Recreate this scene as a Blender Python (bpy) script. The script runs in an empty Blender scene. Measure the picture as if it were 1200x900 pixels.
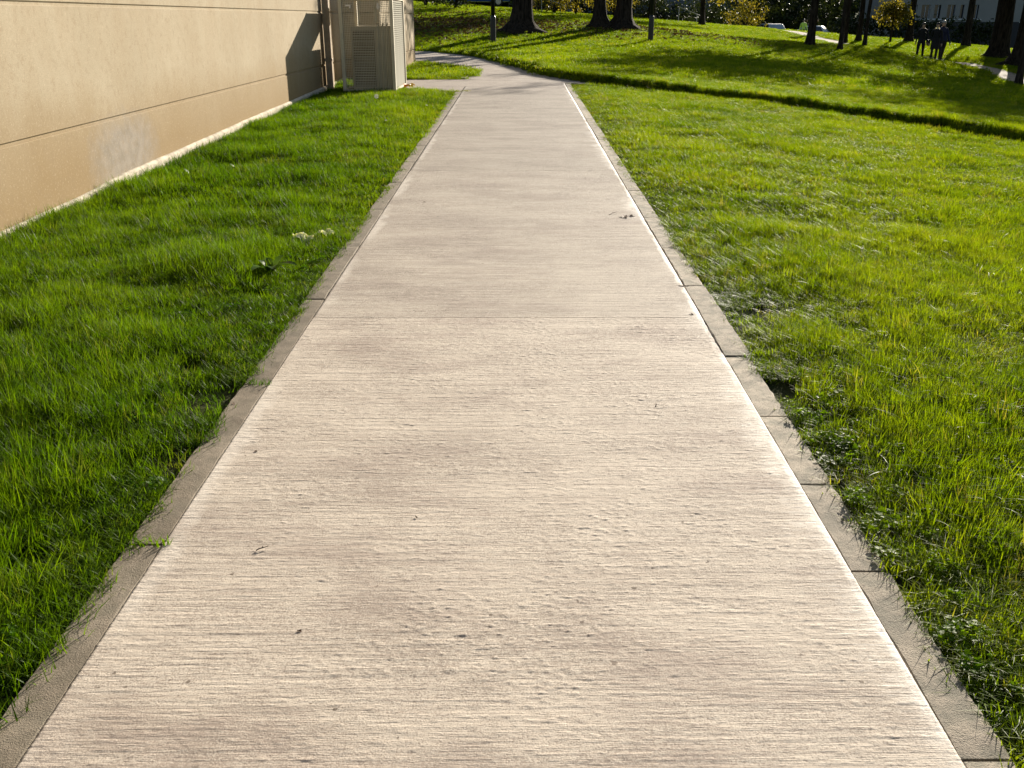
import bpy, bmesh, math, random
import numpy as np
from mathutils import Vector, Matrix

random.seed(11); RNG = np.random.default_rng(11)
R = math.radians
SC = bpy.context.scene

# ------------------------------------------------------------------ camera, sky, sun, exposure
cam_d = bpy.data.cameras.new('camera'); CAM = bpy.data.objects.new('camera', cam_d)
SC.collection.objects.link(CAM); SC.camera = CAM
cam_d.sensor_width = 36; cam_d.lens = 32.4; cam_d.clip_start = 0.05; cam_d.clip_end = 2000
CAM.location = (0, 0, 1.5); CAM.rotation_euler = (R(90-21.664), 0, 0)

SUN_AZ, SUN_EL = 28.0, 17.6          # degrees right of straight ahead, above the horizon
world = bpy.data.worlds.new('World'); SC.world = world; world.use_nodes = True
wn = world.node_tree.nodes; wl = world.node_tree.links
sky = wn.new('ShaderNodeTexSky'); sky.sky_type = 'NISHITA'; sky.sun_disc = False
sky.sun_elevation = R(SUN_EL); sky.sun_rotation = R(SUN_AZ)
wl.new(sky.outputs[0], wn['Background'].inputs[0]); wn['Background'].inputs[1].default_value = 0.055

sun_d = bpy.data.lights.new('sun', 'SUN'); sun_d.energy = 5.0; sun_d.angle = R(0.53); sun_d.color = (1.0, 0.91, 0.77)
SUN = bpy.data.objects.new('sun', sun_d); SC.collection.objects.link(SUN)
sdir = Vector((math.sin(R(SUN_AZ))*math.cos(R(SUN_EL)), math.cos(R(SUN_AZ))*math.cos(R(SUN_EL)), math.sin(R(SUN_EL))))
SUN.rotation_euler = sdir.to_track_quat('Z', 'Y').to_euler(); SUN.location = (20, 40, 30)

SC.view_settings.view_transform = 'Standard'; SC.view_settings.look = 'None'
SC.view_settings.exposure = 1.42; SC.view_settings.gamma = 1.0
SC.render.engine = 'CYCLES'
SC.cycles.max_bounces = 8; SC.cycles.transparent_max_bounces = 16

# ------------------------------------------------------------------ helpers
COL = SC.collection
def tag(o, label=None, cat=None, group=None, kind=None):
    if label: o['label'] = label
    if cat: o['category'] = cat
    if group: o['group'] = group
    if kind: o['kind'] = kind
    return o
def empty(name, loc=(0, 0, 0), rz=0, label=None, cat=None, group=None):
    o = bpy.data.objects.new(name, None); COL.objects.link(o); o.location = loc; o.rotation_euler.z = rz
    o.empty_display_size = 0.1
    return tag(o, label, cat, group)
def link(name, me, mat=None, parent=None, loc=None, rot=None):
    o = bpy.data.objects.new(name, me); COL.objects.link(o)
    if mat is not None:
        for m in (mat if isinstance(mat, (list, tuple)) else [mat]): me.materials.append(m)
    if parent: o.parent = parent
    if loc is not None: o.location = loc
    if rot is not None: o.rotation_euler = rot
    return o
class MB:
    """collects verts / faces for one mesh"""
    def __init__(s): s.v = []; s.f = []; s.mi = []
    def add(s, vs, fs, mi=0):
        b = len(s.v); s.v.extend(tuple(p) for p in vs)
        for f in fs: s.f.append(tuple(b+i for i in f)); s.mi.append(mi)
        return s
    def box(s, x0, x1, y0, y1, z0, z1, mi=0, M=None):
        vs = [Vector((x, y, z)) for z in (z0, z1) for y in (y0, y1) for x in (x0, x1)]
        if M is not None: vs = [M @ p for p in vs]
        return s.add(vs, [(0,2,3,1),(4,5,7,6),(0,1,5,4),(2,6,7,3),(0,4,6,2),(1,3,7,5)], mi)
    def prism(s, pts, a0, a1, axis='x', mi=0):
        n = len(pts)
        def P(p, a): return {'x': (a, p[0], p[1]), 'y': (p[0], a, p[1]), 'z': (p[0], p[1], a)}[axis]
        vs = [P(p, a0) for p in pts] + [P(p, a1) for p in pts]
        fs = [tuple(range(n)), tuple(range(2*n-1, n-1, -1))] + [(i, n+i, n+(i+1) % n, (i+1) % n) for i in range(n)]
        return s.add(vs, fs, mi)
    def tube(s, pts, rad, n=10, cap=True, mi=0, lobes=None):
        pts = [Vector(p) for p in pts]; m = len(pts); vs = []; fs = []
        up = Vector((0.13, 0.97, 0.2))
        for i, p in enumerate(pts):
            d = (pts[min(i+1, m-1)]-pts[max(i-1, 0)]).normalized()
            a = d.cross(up)
            if a.length < 1e-3: a = d.cross(Vector((1, 0, 0)))
            a.normalize(); b = d.cross(a)
            for k in range(n):
                t = 2*math.pi*k/n
                r = rad[i]*(lobes(i, t) if lobes else 1)
                vs.append(p+a*math.cos(t)*r+b*math.sin(t)*r)
        for i in range(m-1):
            for k in range(n):
                fs.append((i*n+k, i*n+(k+1) % n, (i+1)*n+(k+1) % n, (i+1)*n+k))
        if cap: fs += [tuple(range(n-1, -1, -1)), tuple((m-1)*n+k for k in range(n))]
        return s.add(vs, fs, mi)
    def mesh(s, name, smooth=False, bevel=0, seg=1):
        me = bpy.data.meshes.new(name); me.from_pydata(s.v, [], s.f)
        if any(s.mi): me.polygons.foreach_set('material_index', s.mi)
        if bevel:
            bm = bmesh.new(); bm.from_mesh(me)
            bmesh.ops.recalc_face_normals(bm, faces=bm.faces)
            bmesh.ops.bevel(bm, geom=list(bm.edges), offset=bevel, segments=seg, affect='EDGES', profile=0.6)
            bm.to_mesh(me); bm.free()
        if smooth: me.polygons.foreach_set('use_smooth', [True]*len(me.polygons))
        me.update(); return me
    def build(s, name, mat, parent=None, loc=None, rot=None, smooth=False, bevel=0, seg=1):
        return link(name, s.mesh(name, smooth, bevel, seg), mat, parent, loc, rot)
def copy_tree(o, parent=None):
    c = o.copy(); COL.objects.link(c)
    if parent: c.parent = parent
    for ch in list(o.children): copy_tree(ch, c)
    return c

# value noise in the plane (numpy)
_H = RNG.random((256, 256))
def vnoise(x, y, f=1.0):
    x = np.asarray(x)*f+97.3; y = np.asarray(y)*f+31.7
    xi = np.floor(x).astype(int); yi = np.floor(y).astype(int); a = x-xi; b = y-yi
    a = a*a*(3-2*a); b = b*b*(3-2*b)
    g = lambda i, j: _H[i % 256, j % 256]
    return (g(xi, yi)*(1-a)+g(xi+1, yi)*a)*(1-b)+(g(xi, yi+1)*(1-a)+g(xi+1, yi+1)*a)*b
def inpoly(x, y, poly):
    x = np.asarray(x, float); y = np.asarray(y, float); r = np.zeros(x.shape, bool); n = len(poly)
    for i in range(n):
        x1, y1 = poly[i]; x2, y2 = poly[(i+1) % n]
        if y1 == y2: continue
        c = ((y1 > y) != (y2 > y)) & (x < (x2-x1)*(y-y1)/(y2-y1)+x1)
        r ^= c
    return r

# ------------------------------------------------------------------ materials
class NT:
    def __init__(s, name):
        s.m = bpy.data.materials.new(name); s.m.use_nodes = True; s.t = s.m.node_tree; s.t.nodes.clear()
        s.out = s.n('ShaderNodeOutputMaterial')
    def n(s, typ, ins=None, **kw):
        d = s.t.nodes.new(typ)
        for k, v in kw.items(): setattr(d, k, v)
        for k, v in (ins or {}).items(): s.set(d.inputs[k], v)
        return d
    def set(s, sock, v):
        if isinstance(v, bpy.types.NodeSocket): s.t.links.new(v, sock)
        elif isinstance(v, bpy.types.Node): s.t.links.new(v.outputs[0], sock)
        else:
            if sock.type == 'RGBA' and len(v) == 3: v = (*v, 1)
            sock.default_value = v
    def pos(s): return s.n('ShaderNodeNewGeometry').outputs['Position']
    def obj(s): return s.n('ShaderNodeTexCoord').outputs['Object']
    def scale(s, vec, sc, loc=(0, 0, 0), rot=(0, 0, 0)): return s.n('ShaderNodeMapping', {'Vector': vec, 'Scale': sc, 'Location': loc, 'Rotation': rot}).outputs[0]
    def noise(s, vec, sc, det=3, rough=0.55, dist=0): return s.n('ShaderNodeTexNoise', {'Vector': vec, 'Scale': sc, 'Detail': det, 'Roughness': rough, 'Distortion': dist}).outputs[0]
    def math(s, op, a, b=0.0, c=0.0, clamp=False):
        d = s.n('ShaderNodeMath', operation=op, use_clamp=clamp); s.set(d.inputs[0], a); s.set(d.inputs[1], b); s.set(d.inputs[2], c); return d.outputs[0]
    def ramp(s, f, stops):
        d = s.n('ShaderNodeValToRGB', {'Fac': f}); e = d.color_ramp.elements
        while len(e) < len(stops): e.new(0.5)
        for q, (p, c) in zip(e, stops):
            q.position = p; q.color = (c, c, c, 1) if isinstance(c, (int, float)) else (*c, 1)
        return d.outputs[0]
    def mix(s, f, a, b, mode='MIX'):
        d = s.n('ShaderNodeMix', data_type='RGBA', blend_type=mode); s.set(d.inputs[0], f); s.set(d.inputs[6], a); s.set(d.inputs[7], b); return d.outputs[2]
    def sep(s, v): return s.n('ShaderNodeSeparateXYZ', {0: v}).outputs
    def bump(s, h, strength=0.5, dist=0.01, normal=None):
        i = {'Height': h, 'Strength': strength, 'Distance': dist}
        if normal is not None: i['Normal'] = normal
        return s.n('ShaderNodeBump', i).outputs[0]
    def pbr(s, **kw):
        d = s.n('ShaderNodeBsdfPrincipled')
        for k, v in kw.items():
            s.set(d.inputs[{'color': 'Base Color', 'rough': 'Roughness', 'spec': 'Specular IOR Level', 'metal': 'Metallic', 'normal': 'Normal', 'coat': 'Coat Weight', 'alpha': 'Alpha', 'trans': 'Transmission Weight'}[k]], v)
        return d.outputs[0]
    def done(s, sh): s.t.links.new(sh, s.out.inputs[0]); return s.m
def simple(name, color, rough=0.6, var=0.15, sc=8, metal=0, spec=0.4, bump=0.0, bsc=60, coat=0):
    t = NT(name); p = t.obj()
    n = t.noise(p, sc, 4); f = t.ramp(n, [(0.3, 1-var), (0.7, 1+var)])
    c = t.mix(1.0, color, f, 'MULTIPLY')
    kw = dict(color=c, rough=t.math('ADD', rough-0.06, t.math('MULTIPLY', n, 0.12)), metal=metal, spec=spec, coat=coat)
    if bump: kw['normal'] = t.bump(t.noise(p, bsc, 3), bump, 0.01)
    return t.done(t.pbr(**kw))

def mat_path(main=True):
    t = NT('path_concrete' if main else 'junction_concrete'); P = t.pos()
    # broom strokes: noise stretched across the path
    wob = t.noise(P, 1.3, 2)
    P2 = t.n('ShaderNodeVectorMath', {0: P, 1: t.n('ShaderNodeCombineXYZ', {1: t.math('MULTIPLY', wob, 0.03)})}, operation='ADD').outputs[0]
    b1 = t.noise(t.scale(P2, (5.0, 240, 1)), 1.0, 4, 0.70)
    b2 = t.noise(t.scale(P2, (16, 460, 1)), 1.0, 3, 0.6)
    b3 = t.noise(t.scale(P2, (0.7, 38, 1), (3, 1, 0)), 1.0, 3, 0.6)
    grain = t.noise(P, 190, 4, 0.7)
    lump = t.ramp(t.noise(P, 42, 4, 0.65), [(0.48, 0.0), (0.72, 1.0)])
    big = t.noise(P, 0.55, 5, 0.6)
    mid = t.noise(t.scale(P, (1.0, 2.6, 1)), 2.1, 5, 0.65)
    strokes = t.math('ADD', t.math('MULTIPLY', b1, 0.6), t.math('MULTIPLY', b2, 0.4))
    groove = t.ramp(strokes, [(0.36, 0.0), (0.50, 1.0)])
    # brown-grey concrete showing through a broken film of pale laitance
    sub = t.mix(t.ramp(big, [(0.35, 0.0), (0.66, 1.0)]), (0.285, 0.236, 0.192), (0.345, 0.292, 0.243))
    sub = t.mix(t.ramp(t.noise(P, 3.7, 4, 0.7), [(0.50, 0.0), (0.72, 0.5)]), sub, (0.255, 0.205, 0.165))
    film = t.mix(mid, (0.455, 0.392, 0.322), (0.535, 0.470, 0.392))
    wear = t.math('ADD', t.math('MULTIPLY', t.noise(t.scale(P, (0.8, 1.9, 1)), 1.5, 5, 0.65), 0.85), t.math('MULTIPLY', t.noise(P, 11, 4, 0.7), 0.30))
    mask = t.math('SUBTRACT', t.math('ADD', t.math('MULTIPLY', strokes, 0.72), t.math('ADD', t.math('MULTIPLY', wear, 0.70), t.math('MULTIPLY', grain, 1.0))), 0.64)
    base = t.mix(t.ramp(mask, [(0.52, 0.0), (0.68, 1.0)]), sub, film)
    base = t.mix(t.math('MULTIPLY', lump, 0.30), base, (0.64, 0.575, 0.49))
    base = t.mix(t.ramp(b3, [(0.33, 0.35), (0.50, 0.0)]), base, (0.275, 0.225, 0.182))
    base = t.mix(t.math('MULTIPLY', t.math('SUBTRACT', 1.0, groove), 0.45), base, (0.17, 0.135, 0.115))  # shade in the broom grooves, painted into the colour
    base = t.mix(t.ramp(grain, [(0.30, 0.6), (0.43, 0.0)]), base, (0.19, 0.155, 0.13))
    speck = t.ramp(t.noise(P, 31, 2, 0.5), [(0.735, 0.0), (0.76, 0.8)])
    base = t.mix(speck, base, (0.10, 0.075, 0.055))
    base = t.mix(t.ramp(t.noise(t.scale(P, (1, 2, 1), (9, 2, 0)), 1.1, 6, 0.7), [(0.50, 0.0), (0.66, 0.45)]), base, (0.24, 0.185, 0.155))
    if not main: base = t.mix(1.0, base, (0.66, 0.65, 0.66), 'MULTIPLY')
    if main:
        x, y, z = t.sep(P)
        tone = t.ramp(t.math('MULTIPLY', y, 0.05), [(0.2284, 1.04), (0.2286, 0.86), (0.4569, 0.74), (0.4571, 0.67), (0.6854, 0.63), (0.6856, 0.60)])   # slabs get darker step by step along the path
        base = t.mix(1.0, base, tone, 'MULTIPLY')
        # lime bloom creeping out of the kerb joints: a crusty line and a streaky halo
        cx = t.math('ADD', t.math('MULTIPLY', y, 0.0066), -0.055)
        lx = t.math('SUBTRACT', x, cx)
        n1 = t.noise(P, 5, 5, 0.7); n2 = t.noise(t.scale(P, (1, 0.7, 1)), 1.7, 4, 0.6)
        edge = t.math('ADD', lx, t.math('MULTIPLY', t.math('SUBTRACT', n1, 0.5), 0.055))
        line = t.math('MULTIPLY', t.ramp(edge, [(0.978, 0.0), (0.992, 1.0)]), t.ramp(t.noise(P, 2.6, 5, 0.7), [(0.38, 0.1), (0.55, 1.0)]))
        halo = t.math('MULTIPLY', t.ramp(t.math('ADD', t.math('ADD', lx, t.math('MULTIPLY', t.math('SUBTRACT', n1, 0.5), 0.35)), t.math('MULTIPLY', t.math('SUBTRACT', strokes, 0.5), 0.6)), [(0.92, 0.0), (1.0, 0.60)]), t.ramp(n2, [(0.42, 0.0), (0.56, 1.0)]))
        nl = t.math('ADD', t.math('MULTIPLY', lx, -1.0), t.math('MULTIPLY', t.math('SUBTRACT', n1, 0.5), 0.22))
        left = t.math('MULTIPLY', t.ramp(nl, [(0.93, 0.0), (0.98, 0.32)]), t.ramp(n2, [(0.42, 0.0), (0.55, 1.0)]))
        bl = t.math('MAXIMUM', t.math('MAXIMUM', line, halo), left)
        base = t.mix(bl, base, (0.74, 0.69, 0.62))
    h = t.math('ADD', t.math('MULTIPLY', b2, 0.5), t.math('MULTIPLY', grain, 0.45))
    nrm = t.bump(h, 0.8, 0.006)
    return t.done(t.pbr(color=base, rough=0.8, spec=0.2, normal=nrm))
def mat_kerb():
    t = NT('kerb_concrete'); P = t.pos(); O = t.n('ShaderNodeObjectInfo').outputs['Random']
    n = t.noise(P, 14, 5, 0.65); g = t.noise(P, 240, 3, 0.7)
    c = t.mix(t.ramp(n, [(0.40, 0.0), (0.60, 1.0)]), (0.215, 0.195, 0.150), (0.37, 0.315, 0.245))
    c = t.mix(t.ramp(g, [(0.36, 0.75), (0.48, 0.0)]), c, (0.12, 0.10, 0.08))
    c = t.mix(t.ramp(t.noise(P, 2.5, 4, 0.7), [(0.55, 0.0), (0.75, 0.6)]), c, (0.17, 0.145, 0.11))
    c = t.mix(1.0, c, t.ramp(O, [(0.0, 0.85), (1.0, 1.12)]), 'MULTIPLY')
    earth_tone = t.n('ShaderNodeMapRange', {0: t.sep(P)[0], 1: 0.5, 2: -0.5}).outputs[0]          # the kerb on the wall side is a darker brown
    c = t.mix(t.math('MULTIPLY', earth_tone, t.ramp(t.noise(P, 4, 4, 0.7), [(0.3, 0.85), (0.7, 0.45)])), c, (0.125, 0.098, 0.068))
    nrm = t.bump(t.math('ADD', t.math('MULTIPLY', g, 0.8), n), 0.7, 0.008)
    return t.done(t.pbr(color=c, rough=0.85, spec=0.25, normal=nrm))
def mat_soil():
    t = NT('lawn_soil'); P = t.pos()
    n = t.noise(P, 1.2, 5, 0.65); f = t.noise(P, 40, 4, 0.7)
    near = t.mix(t.ramp(f, [(0.35, 0), (0.65, 1)]), (0.020, 0.026, 0.008), (0.05, 0.060, 0.016))
    near = t.mix(t.ramp(n, [(0.45, 0), (0.7, 0.7)]), near, (0.06, 0.045, 0.025))
    far = t.mix(t.ramp(t.noise(P, 0.8, 5), [(0.35, 0), (0.65, 1)]), (0.035, 0.065, 0.010), (0.06, 0.105, 0.015))
    y = t.sep(P)[1]
    k = t.n('ShaderNodeMapRange', {0: y, 1: 12.0, 2: 30.0}).outputs[0]
    return t.done(t.pbr(color=t.mix(k, near, far), rough=0.95, spec=0.1, normal=t.bump(f, 0.8, 0.03)))
def mat_grass(name, dark, mid, light, dry=0.09, gloss=0.09):
    t = NT(name); P = t.pos(); O = t.n('ShaderNodeObjectInfo').outputs['Random']
    big = t.noise(P, 0.5, 4, 0.6); sm = t.noise(P, 3.0, 3)
    f = t.math('ADD', t.math('MULTIPLY', big, 0.75), t.math('ADD', t.math('MULTIPLY', sm, 0.35), t.math('MULTIPLY', O, 0.35)))
    c = t.ramp(f, [(0.45, dark), (0.70, mid), (0.95, light)])
    bl = t.noise(P, 160, 1)
    c = t.mix(1.0, c, t.ramp(bl, [(0.3, 0.75), (0.7, 1.25)]), 'MULTIPLY')
    c = t.mix(t.ramp(t.math('FRACT', t.math('MULTIPLY', O, 17.3)), [(1-dry, 0.0), (1-dry+0.01, 0.6)]), c, (0.26, 0.215, 0.09))
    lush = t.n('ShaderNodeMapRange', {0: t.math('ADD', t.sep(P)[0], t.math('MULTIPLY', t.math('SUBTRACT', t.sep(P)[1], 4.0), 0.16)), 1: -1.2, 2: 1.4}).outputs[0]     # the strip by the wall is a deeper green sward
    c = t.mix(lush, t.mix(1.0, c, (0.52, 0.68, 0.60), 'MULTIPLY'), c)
    d = t.pbr(color=c, rough=0.45, spec=gloss)
    tr = t.n('ShaderNodeBsdfTranslucent', {'Color': t.mix(1.0, c, (1.55, 1.50, 0.25), 'MULTIPLY')}).outputs[0]
    return t.done(t.n('ShaderNodeMixShader', {0: 0.55, 1: d, 2: tr}).outputs[0])
def mat_leaf(name, a, b, c, tr=0.45, rough=0.5):
    t = NT(name); P = t.pos()
    n = t.noise(P, 1.6, 3); m = t.n('ShaderNodeTexWhiteNoise', {'Vector': t.scale(P, (3.1, 3.1, 3.1))}).outputs[0]
    f = t.noise(P, 9, 2)
    col = t.ramp(t.math('ADD', t.math('MULTIPLY', n, 0.6), t.math('MULTIPLY', f, 0.4)), [(0.35, a), (0.5, b), (0.65, c)])
    d = t.pbr(color=col, rough=rough, spec=0.08)
    return t.done(t.n('ShaderNodeMixShader', {0: tr, 1: d, 2: t.n('ShaderNodeBsdfTranslucent', {'Color': t.mix(1.0, col, (1.2, 1.2, 0.6), 'MULTIPLY')}).outputs[0]}).outputs[0])
def mat_bark():
    t = NT('bark'); P = t.obj()
    v = t.noise(t.scale(P, (9, 9, 1.6)), 1.6, 5, 0.65)
    c = t.mix(t.ramp(v, [(0.38, 0), (0.62, 1)]), (0.010, 0.008, 0.006), (0.042, 0.032, 0.024))
    return t.done(t.pbr(color=c, rough=0.95, spec=0.04, normal=t.bump(v, 1.0, 0.05)))
def mat_wall():
    t = NT('tan_render'); P = t.pos(); x, y, z = t.sep(P)
    n = t.noise(P, 0.7, 5, 0.6); g = t.noise(P, 130, 4, 0.7); st = t.noise(t.scale(P, (2, 1.6, 0.5)), 1.6, 6, 0.7)
    c = t.mix(t.ramp(n, [(0.35, 0), (0.68, 1)]), (0.298, 0.250, 0.175), (0.358, 0.308, 0.225))
    c = t.mix(t.ramp(st, [(0.42, 0), (0.75, 0.5)]), c, (0.265, 0.200, 0.125))
    # damp ochre tide mark above the ground, uneven along the wall
    zz = t.math('ADD', z, t.math('MULTIPLY', t.math('SUBTRACT', t.noise(t.scale(P, (1, 0.9, 0.5)), 1.1, 4, 0.6), 0.5), 0.8))
    c = t.mix(t.ramp(zz, [(0.30, 0.9), (0.72, 0.5), (1.25, 0.0)]), c, (0.222, 0.156, 0.080))
    # pale scrubbed patch (graffiti cleaned off)
    dy = t.math('SUBTRACT', y, 8.55); dz = t.math('MULTIPLY', t.math('SUBTRACT', z, 0.36), 2.1)
    r = t.math('SQRT', t.math('ADD', t.math('MULTIPLY', dy, dy), t.math('MULTIPLY', dz, dz)))
    r = t.math('ADD', r, t.math('MULTIPLY', t.math('SUBTRACT', t.noise(P, 5, 5, 0.7), 0.5), 0.9))
    pf = t.ramp(r, [(0.38, 0.95), (0.92, 0.0)])
    c = t.mix(pf, c, t.mix(t.noise(P, 8, 4), (0.13, 0.115, 0.09), (0.33, 0.29, 0.25)))
    c = t.mix(t.ramp(g, [(0.36, 0.6), (0.5, 0.0)]), c, (0.19, 0.14, 0.085))
    c = t.mix(t.ramp(t.noise(P, 48, 4, 0.7), [(0.55, 0.0), (0.68, 0.4)]), c, (0.44, 0.37, 0.27))
    c = t.mix(t.ramp(t.noise(P, 17, 5, 0.7), [(0.35, 0.35), (0.5, 0.0)]), c, (0.21, 0.155, 0.095))
    return t.done(t.pbr(color=c, rough=0.92, spec=0.06, normal=t.bump(t.math('ADD', g, t.math('MULTIPLY', t.noise(P, 25, 3), 0.5)), 0.35, 0.006)))

M = {}
M['path'] = mat_path(True); M['junction'] = mat_path(False); M['kerb'] = mat_kerb(); M['earth_tone'] = mat_soil(); M['wall'] = mat_wall(); M['bark'] = mat_bark()
M['grass'] = mat_grass('grass_blade', (0.046, 0.090, 0.004), (0.108, 0.164, 0.006), (0.182, 0.226, 0.012), 0.05)
M['grass_far'] = mat_grass('grass_blade_far', (0.046, 0.090, 0.004), (0.108, 0.164, 0.006), (0.182, 0.226, 0.012), 0.05, 0.03)
M['clover'] = mat_grass('clover_leaf', (0.045, 0.095, 0.006), (0.08, 0.145, 0.008), (0.12, 0.18, 0.012), 0.0, 0.06)
M['plinth'] = simple('plinth_mortar', (0.44, 0.39, 0.31), 0.95, 0.35, 9, spec=0.05, bump=0.5)
M['metal'] = simple('cage_galvanised', (0.50, 0.45, 0.34), 0.6, 0.15, 5, metal=0.15)
M['louvre'] = simple('cage_louvre_paint', (0.24, 0.23, 0.19), 0.95, 0.12, 4, spec=0.03)
M['acbox'] = simple('unit_cream_paint', (0.42, 0.37, 0.28), 0.5, 0.2, 3)
M['acgrille'] = simple('unit_grille', (0.13, 0.085, 0.06), 0.6, 0.2, 10)
M['pipe'] = simple('downpipe_brown', (0.33, 0.25, 0.17), 0.45, 0.25, 7)
M['black'] = simple('black_metal', (0.012, 0.013, 0.013), 0.4, 0.2, 8)
M['lampglass'] = simple('lantern_glass', (0.55, 0.55, 0.5), 0.2, 0.1, 8)
M['gravel'] = simple('gravel_path', (0.23, 0.185, 0.14), 0.95, 0.35, 5, bump=1.0, bsc=30)
M['facade'] = simple('facade_pale', (0.20, 0.192, 0.180), 0.85, 0.1, 0.5)
M['facade2'] = simple('facade_grey', (0.09, 0.10, 0.12), 0.85, 0.15, 0.5)
M['trim'] = simple('trim_white', (0.45, 0.45, 0.45), 0.7, 0.08, 1)
M['basewall'] = simple('dark_base', (0.02, 0.02, 0.022), 0.8, 0.2, 1)
M['glass'] = simple('window_glass', (0.02, 0.025, 0.032), 0.08, 0.2, 0.4, spec=0.6)
M['frame'] = simple('window_frame', (0.30, 0.31, 0.33), 0.6, 0.1, 2)
M['doorwood'] = simple('door_paint', (0.10, 0.07, 0.05), 0.6, 0.2, 3)
M['leaf_yellow'] = mat_leaf('leaf_yellow', (0.13, 0.105, 0.012), (0.27, 0.215, 0.025), (0.42, 0.34, 0.05), 0.35)
M['leaf_gold'] = mat_leaf('leaf_gold_green', (0.05, 0.055, 0.010), (0.14, 0.12, 0.015), (0.30, 0.21, 0.03))
M['leaf_green'] = mat_leaf('leaf_dark_green', (0.010, 0.015, 0.006), (0.020, 0.029, 0.009), (0.042, 0.05, 0.013), 0.25)
M['leaf_brown'] = mat_leaf('leaf_litter_brown', (0.045, 0.028, 0.014), (0.085, 0.050, 0.023), (0.15, 0.095, 0.04), 0.15, 0.8)
M['dryleaf'] = simple('dry_leaf', (0.085, 0.045, 0.022), 0.8, 0.4, 40)
M['twig'] = simple('twig', (0.05, 0.033, 0.022), 0.85, 0.3, 40)
M['tissue'] = mat_leaf('paper_tissue', (0.70, 0.69, 0.66), (0.78, 0.77, 0.74), (0.82, 0.81, 0.79), 0.5, 0.9)
M['wrapper'] = simple('orange_wrapper', (0.72, 0.20, 0.03), 0.35, 0.15, 30)
M['wrapper2'] = simple('yellow_wrapper', (0.80, 0.50, 0.05), 0.35, 0.15, 30)
M['petal'] = simple('daisy_petal', (0.85, 0.85, 0.82), 0.7, 0.05, 20)
M['pollen'] = simple('daisy_heart', (0.75, 0.50, 0.03), 0.8, 0.1, 60)
M['puff'] = simple('seed_head', (0.75, 0.74, 0.70), 0.9, 0.05, 60)
M['stem'] = simple('plant_stem', (0.07, 0.11, 0.02), 0.6, 0.2, 30)
M['dock'] = mat_leaf('dock_leaf', (0.030, 0.070, 0.012), (0.055, 0.105, 0.016), (0.10, 0.15, 0.025), 0.4, 0.35)
M['skin'] = simple('skin', (0.45, 0.29, 0.21), 0.55, 0.1, 20)
M['hair'] = simple('hair_dark', (0.02, 0.014, 0.011), 0.5, 0.2, 40)
M['hair2'] = simple('hair_grey', (0.40, 0.38, 0.36), 0.5, 0.2, 40)
M['cloth_black'] = simple('cloth_black', (0.010, 0.010, 0.012), 0.85, 0.2, 10)
M['cloth_navy'] = simple('cloth_navy', (0.018, 0.022, 0.060), 0.85, 0.2, 10)
M['cloth_dark'] = simple('cloth_charcoal', (0.018, 0.017, 0.018), 0.85, 0.2, 10)
M['hivis'] = simple('cloth_hivis', (0.60, 0.75, 0.12), 0.8, 0.1, 10)
M['bag'] = simple('bag_leather', (0.03, 0.018, 0.012), 0.5, 0.2, 10)
M['rubber'] = simple('tyre_rubber', (0.02, 0.02, 0.02), 0.85, 0.2, 10)
M['alloy'] = simple('wheel_rim', (0.45, 0.45, 0.46), 0.35, 0.1, 10, metal=0.8)
M['taillamp'] = simple('tail_lamp', (0.35, 0.02, 0.02), 0.2, 0.1, 10)
M['headlamp'] = simple('head_lamp', (0.75, 0.75, 0.75), 0.1, 0.05, 10)
def carpaint(n, c): return simple(n, c, 0.28, 0.05, 2, spec=0.5, coat=0.6)
M['car_blue'] = carpaint('car_paint_blue', (0.02, 0.07, 0.33)); M['car_white'] = carpaint('car_paint_white', (0.50, 0.51, 0.52)); M['car_silver'] = carpaint('car_paint_silver', (0.25, 0.28, 0.30))

# ------------------------------------------------------------------ terrain heights (thin plate through surveyed points)
G = 0.01204
CP = []
for yy in (-20, -8, -2, 2, 6, 10, 14, 18, 22, 26, 30):
    for xx in (-3.6, -1.2, 1.2):
        if yy > 22 and xx > 1: continue
        CP.append((xx, yy, G*yy))
CP += [(-3.4, 34.4, .41), (-2.35, 33.75, .41), (1.46, 20.65, .25), (-10, 34, .45), (-12, 10, .1),
       (4, 0, -.13), (4, 5, -.08), (4, 10, 0.0), (3.2, 19.1, .12), (5.2, 17.25, -.02), (8.0, 14.8, -.29), (8, 7, -.40), (8, 0, -.5), (13, 11, -.75), (12, 22, -.42), (7, 25, .12),
       (-.69, 36, .6), (5.35, 38, .61), (.42, 40, .95), (4.2, 42, 1.10), (13.3, 44, .33), (14, 42, .24), (15.8, 44, .29), (11.5, 60, 1.07), (18.2, 62, .65),
       (4.65, 60, 1.55), (18.4, 58, .28), (19.9, 46, -.48), (20.1, 38, -.90), (20.05, 50, -.28), (22.7, 46, -.26), (25, 50, -.2), (24.2, 60, .15), (-4.3, 50, 1.54), (-1.9, 55, 1.89), (1, 60, 1.84),
       (-2.9, 62, 2.15), (0, 80, 2.0), (20, 82, -.2), (35, 90, -.9), (50, 95, -1.2), (-30, 60, 2.8), (-20, 30, .6), (-25, 0, 0), (20, -20, -1.0), (40, 20, -1.8), (40, 50, -1.3), (28, 30, -1.3),
       (0, 150, 2), (60, 150, -1.2), (-60, 150, 4), (150, 80, -2), (-150, 80, 4), (0, -150, -1), (150, -100, -2), (-150, -100, 1), (0, 320, 3), (200, 300, 0), (-200, 300, 5)]
_c = np.array(CP); _n = len(CP)
def _k(r2): return 0.5*r2*np.log(np.maximum(r2, 1e-9))
_A = np.zeros((_n+3, _n+3)); _d = _c[:, None, :2]-_c[None, :, :2]
_A[:_n, :_n] = _k((_d**2).sum(-1)); _A[:_n, :_n] += np.eye(_n)*1e-4
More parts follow.
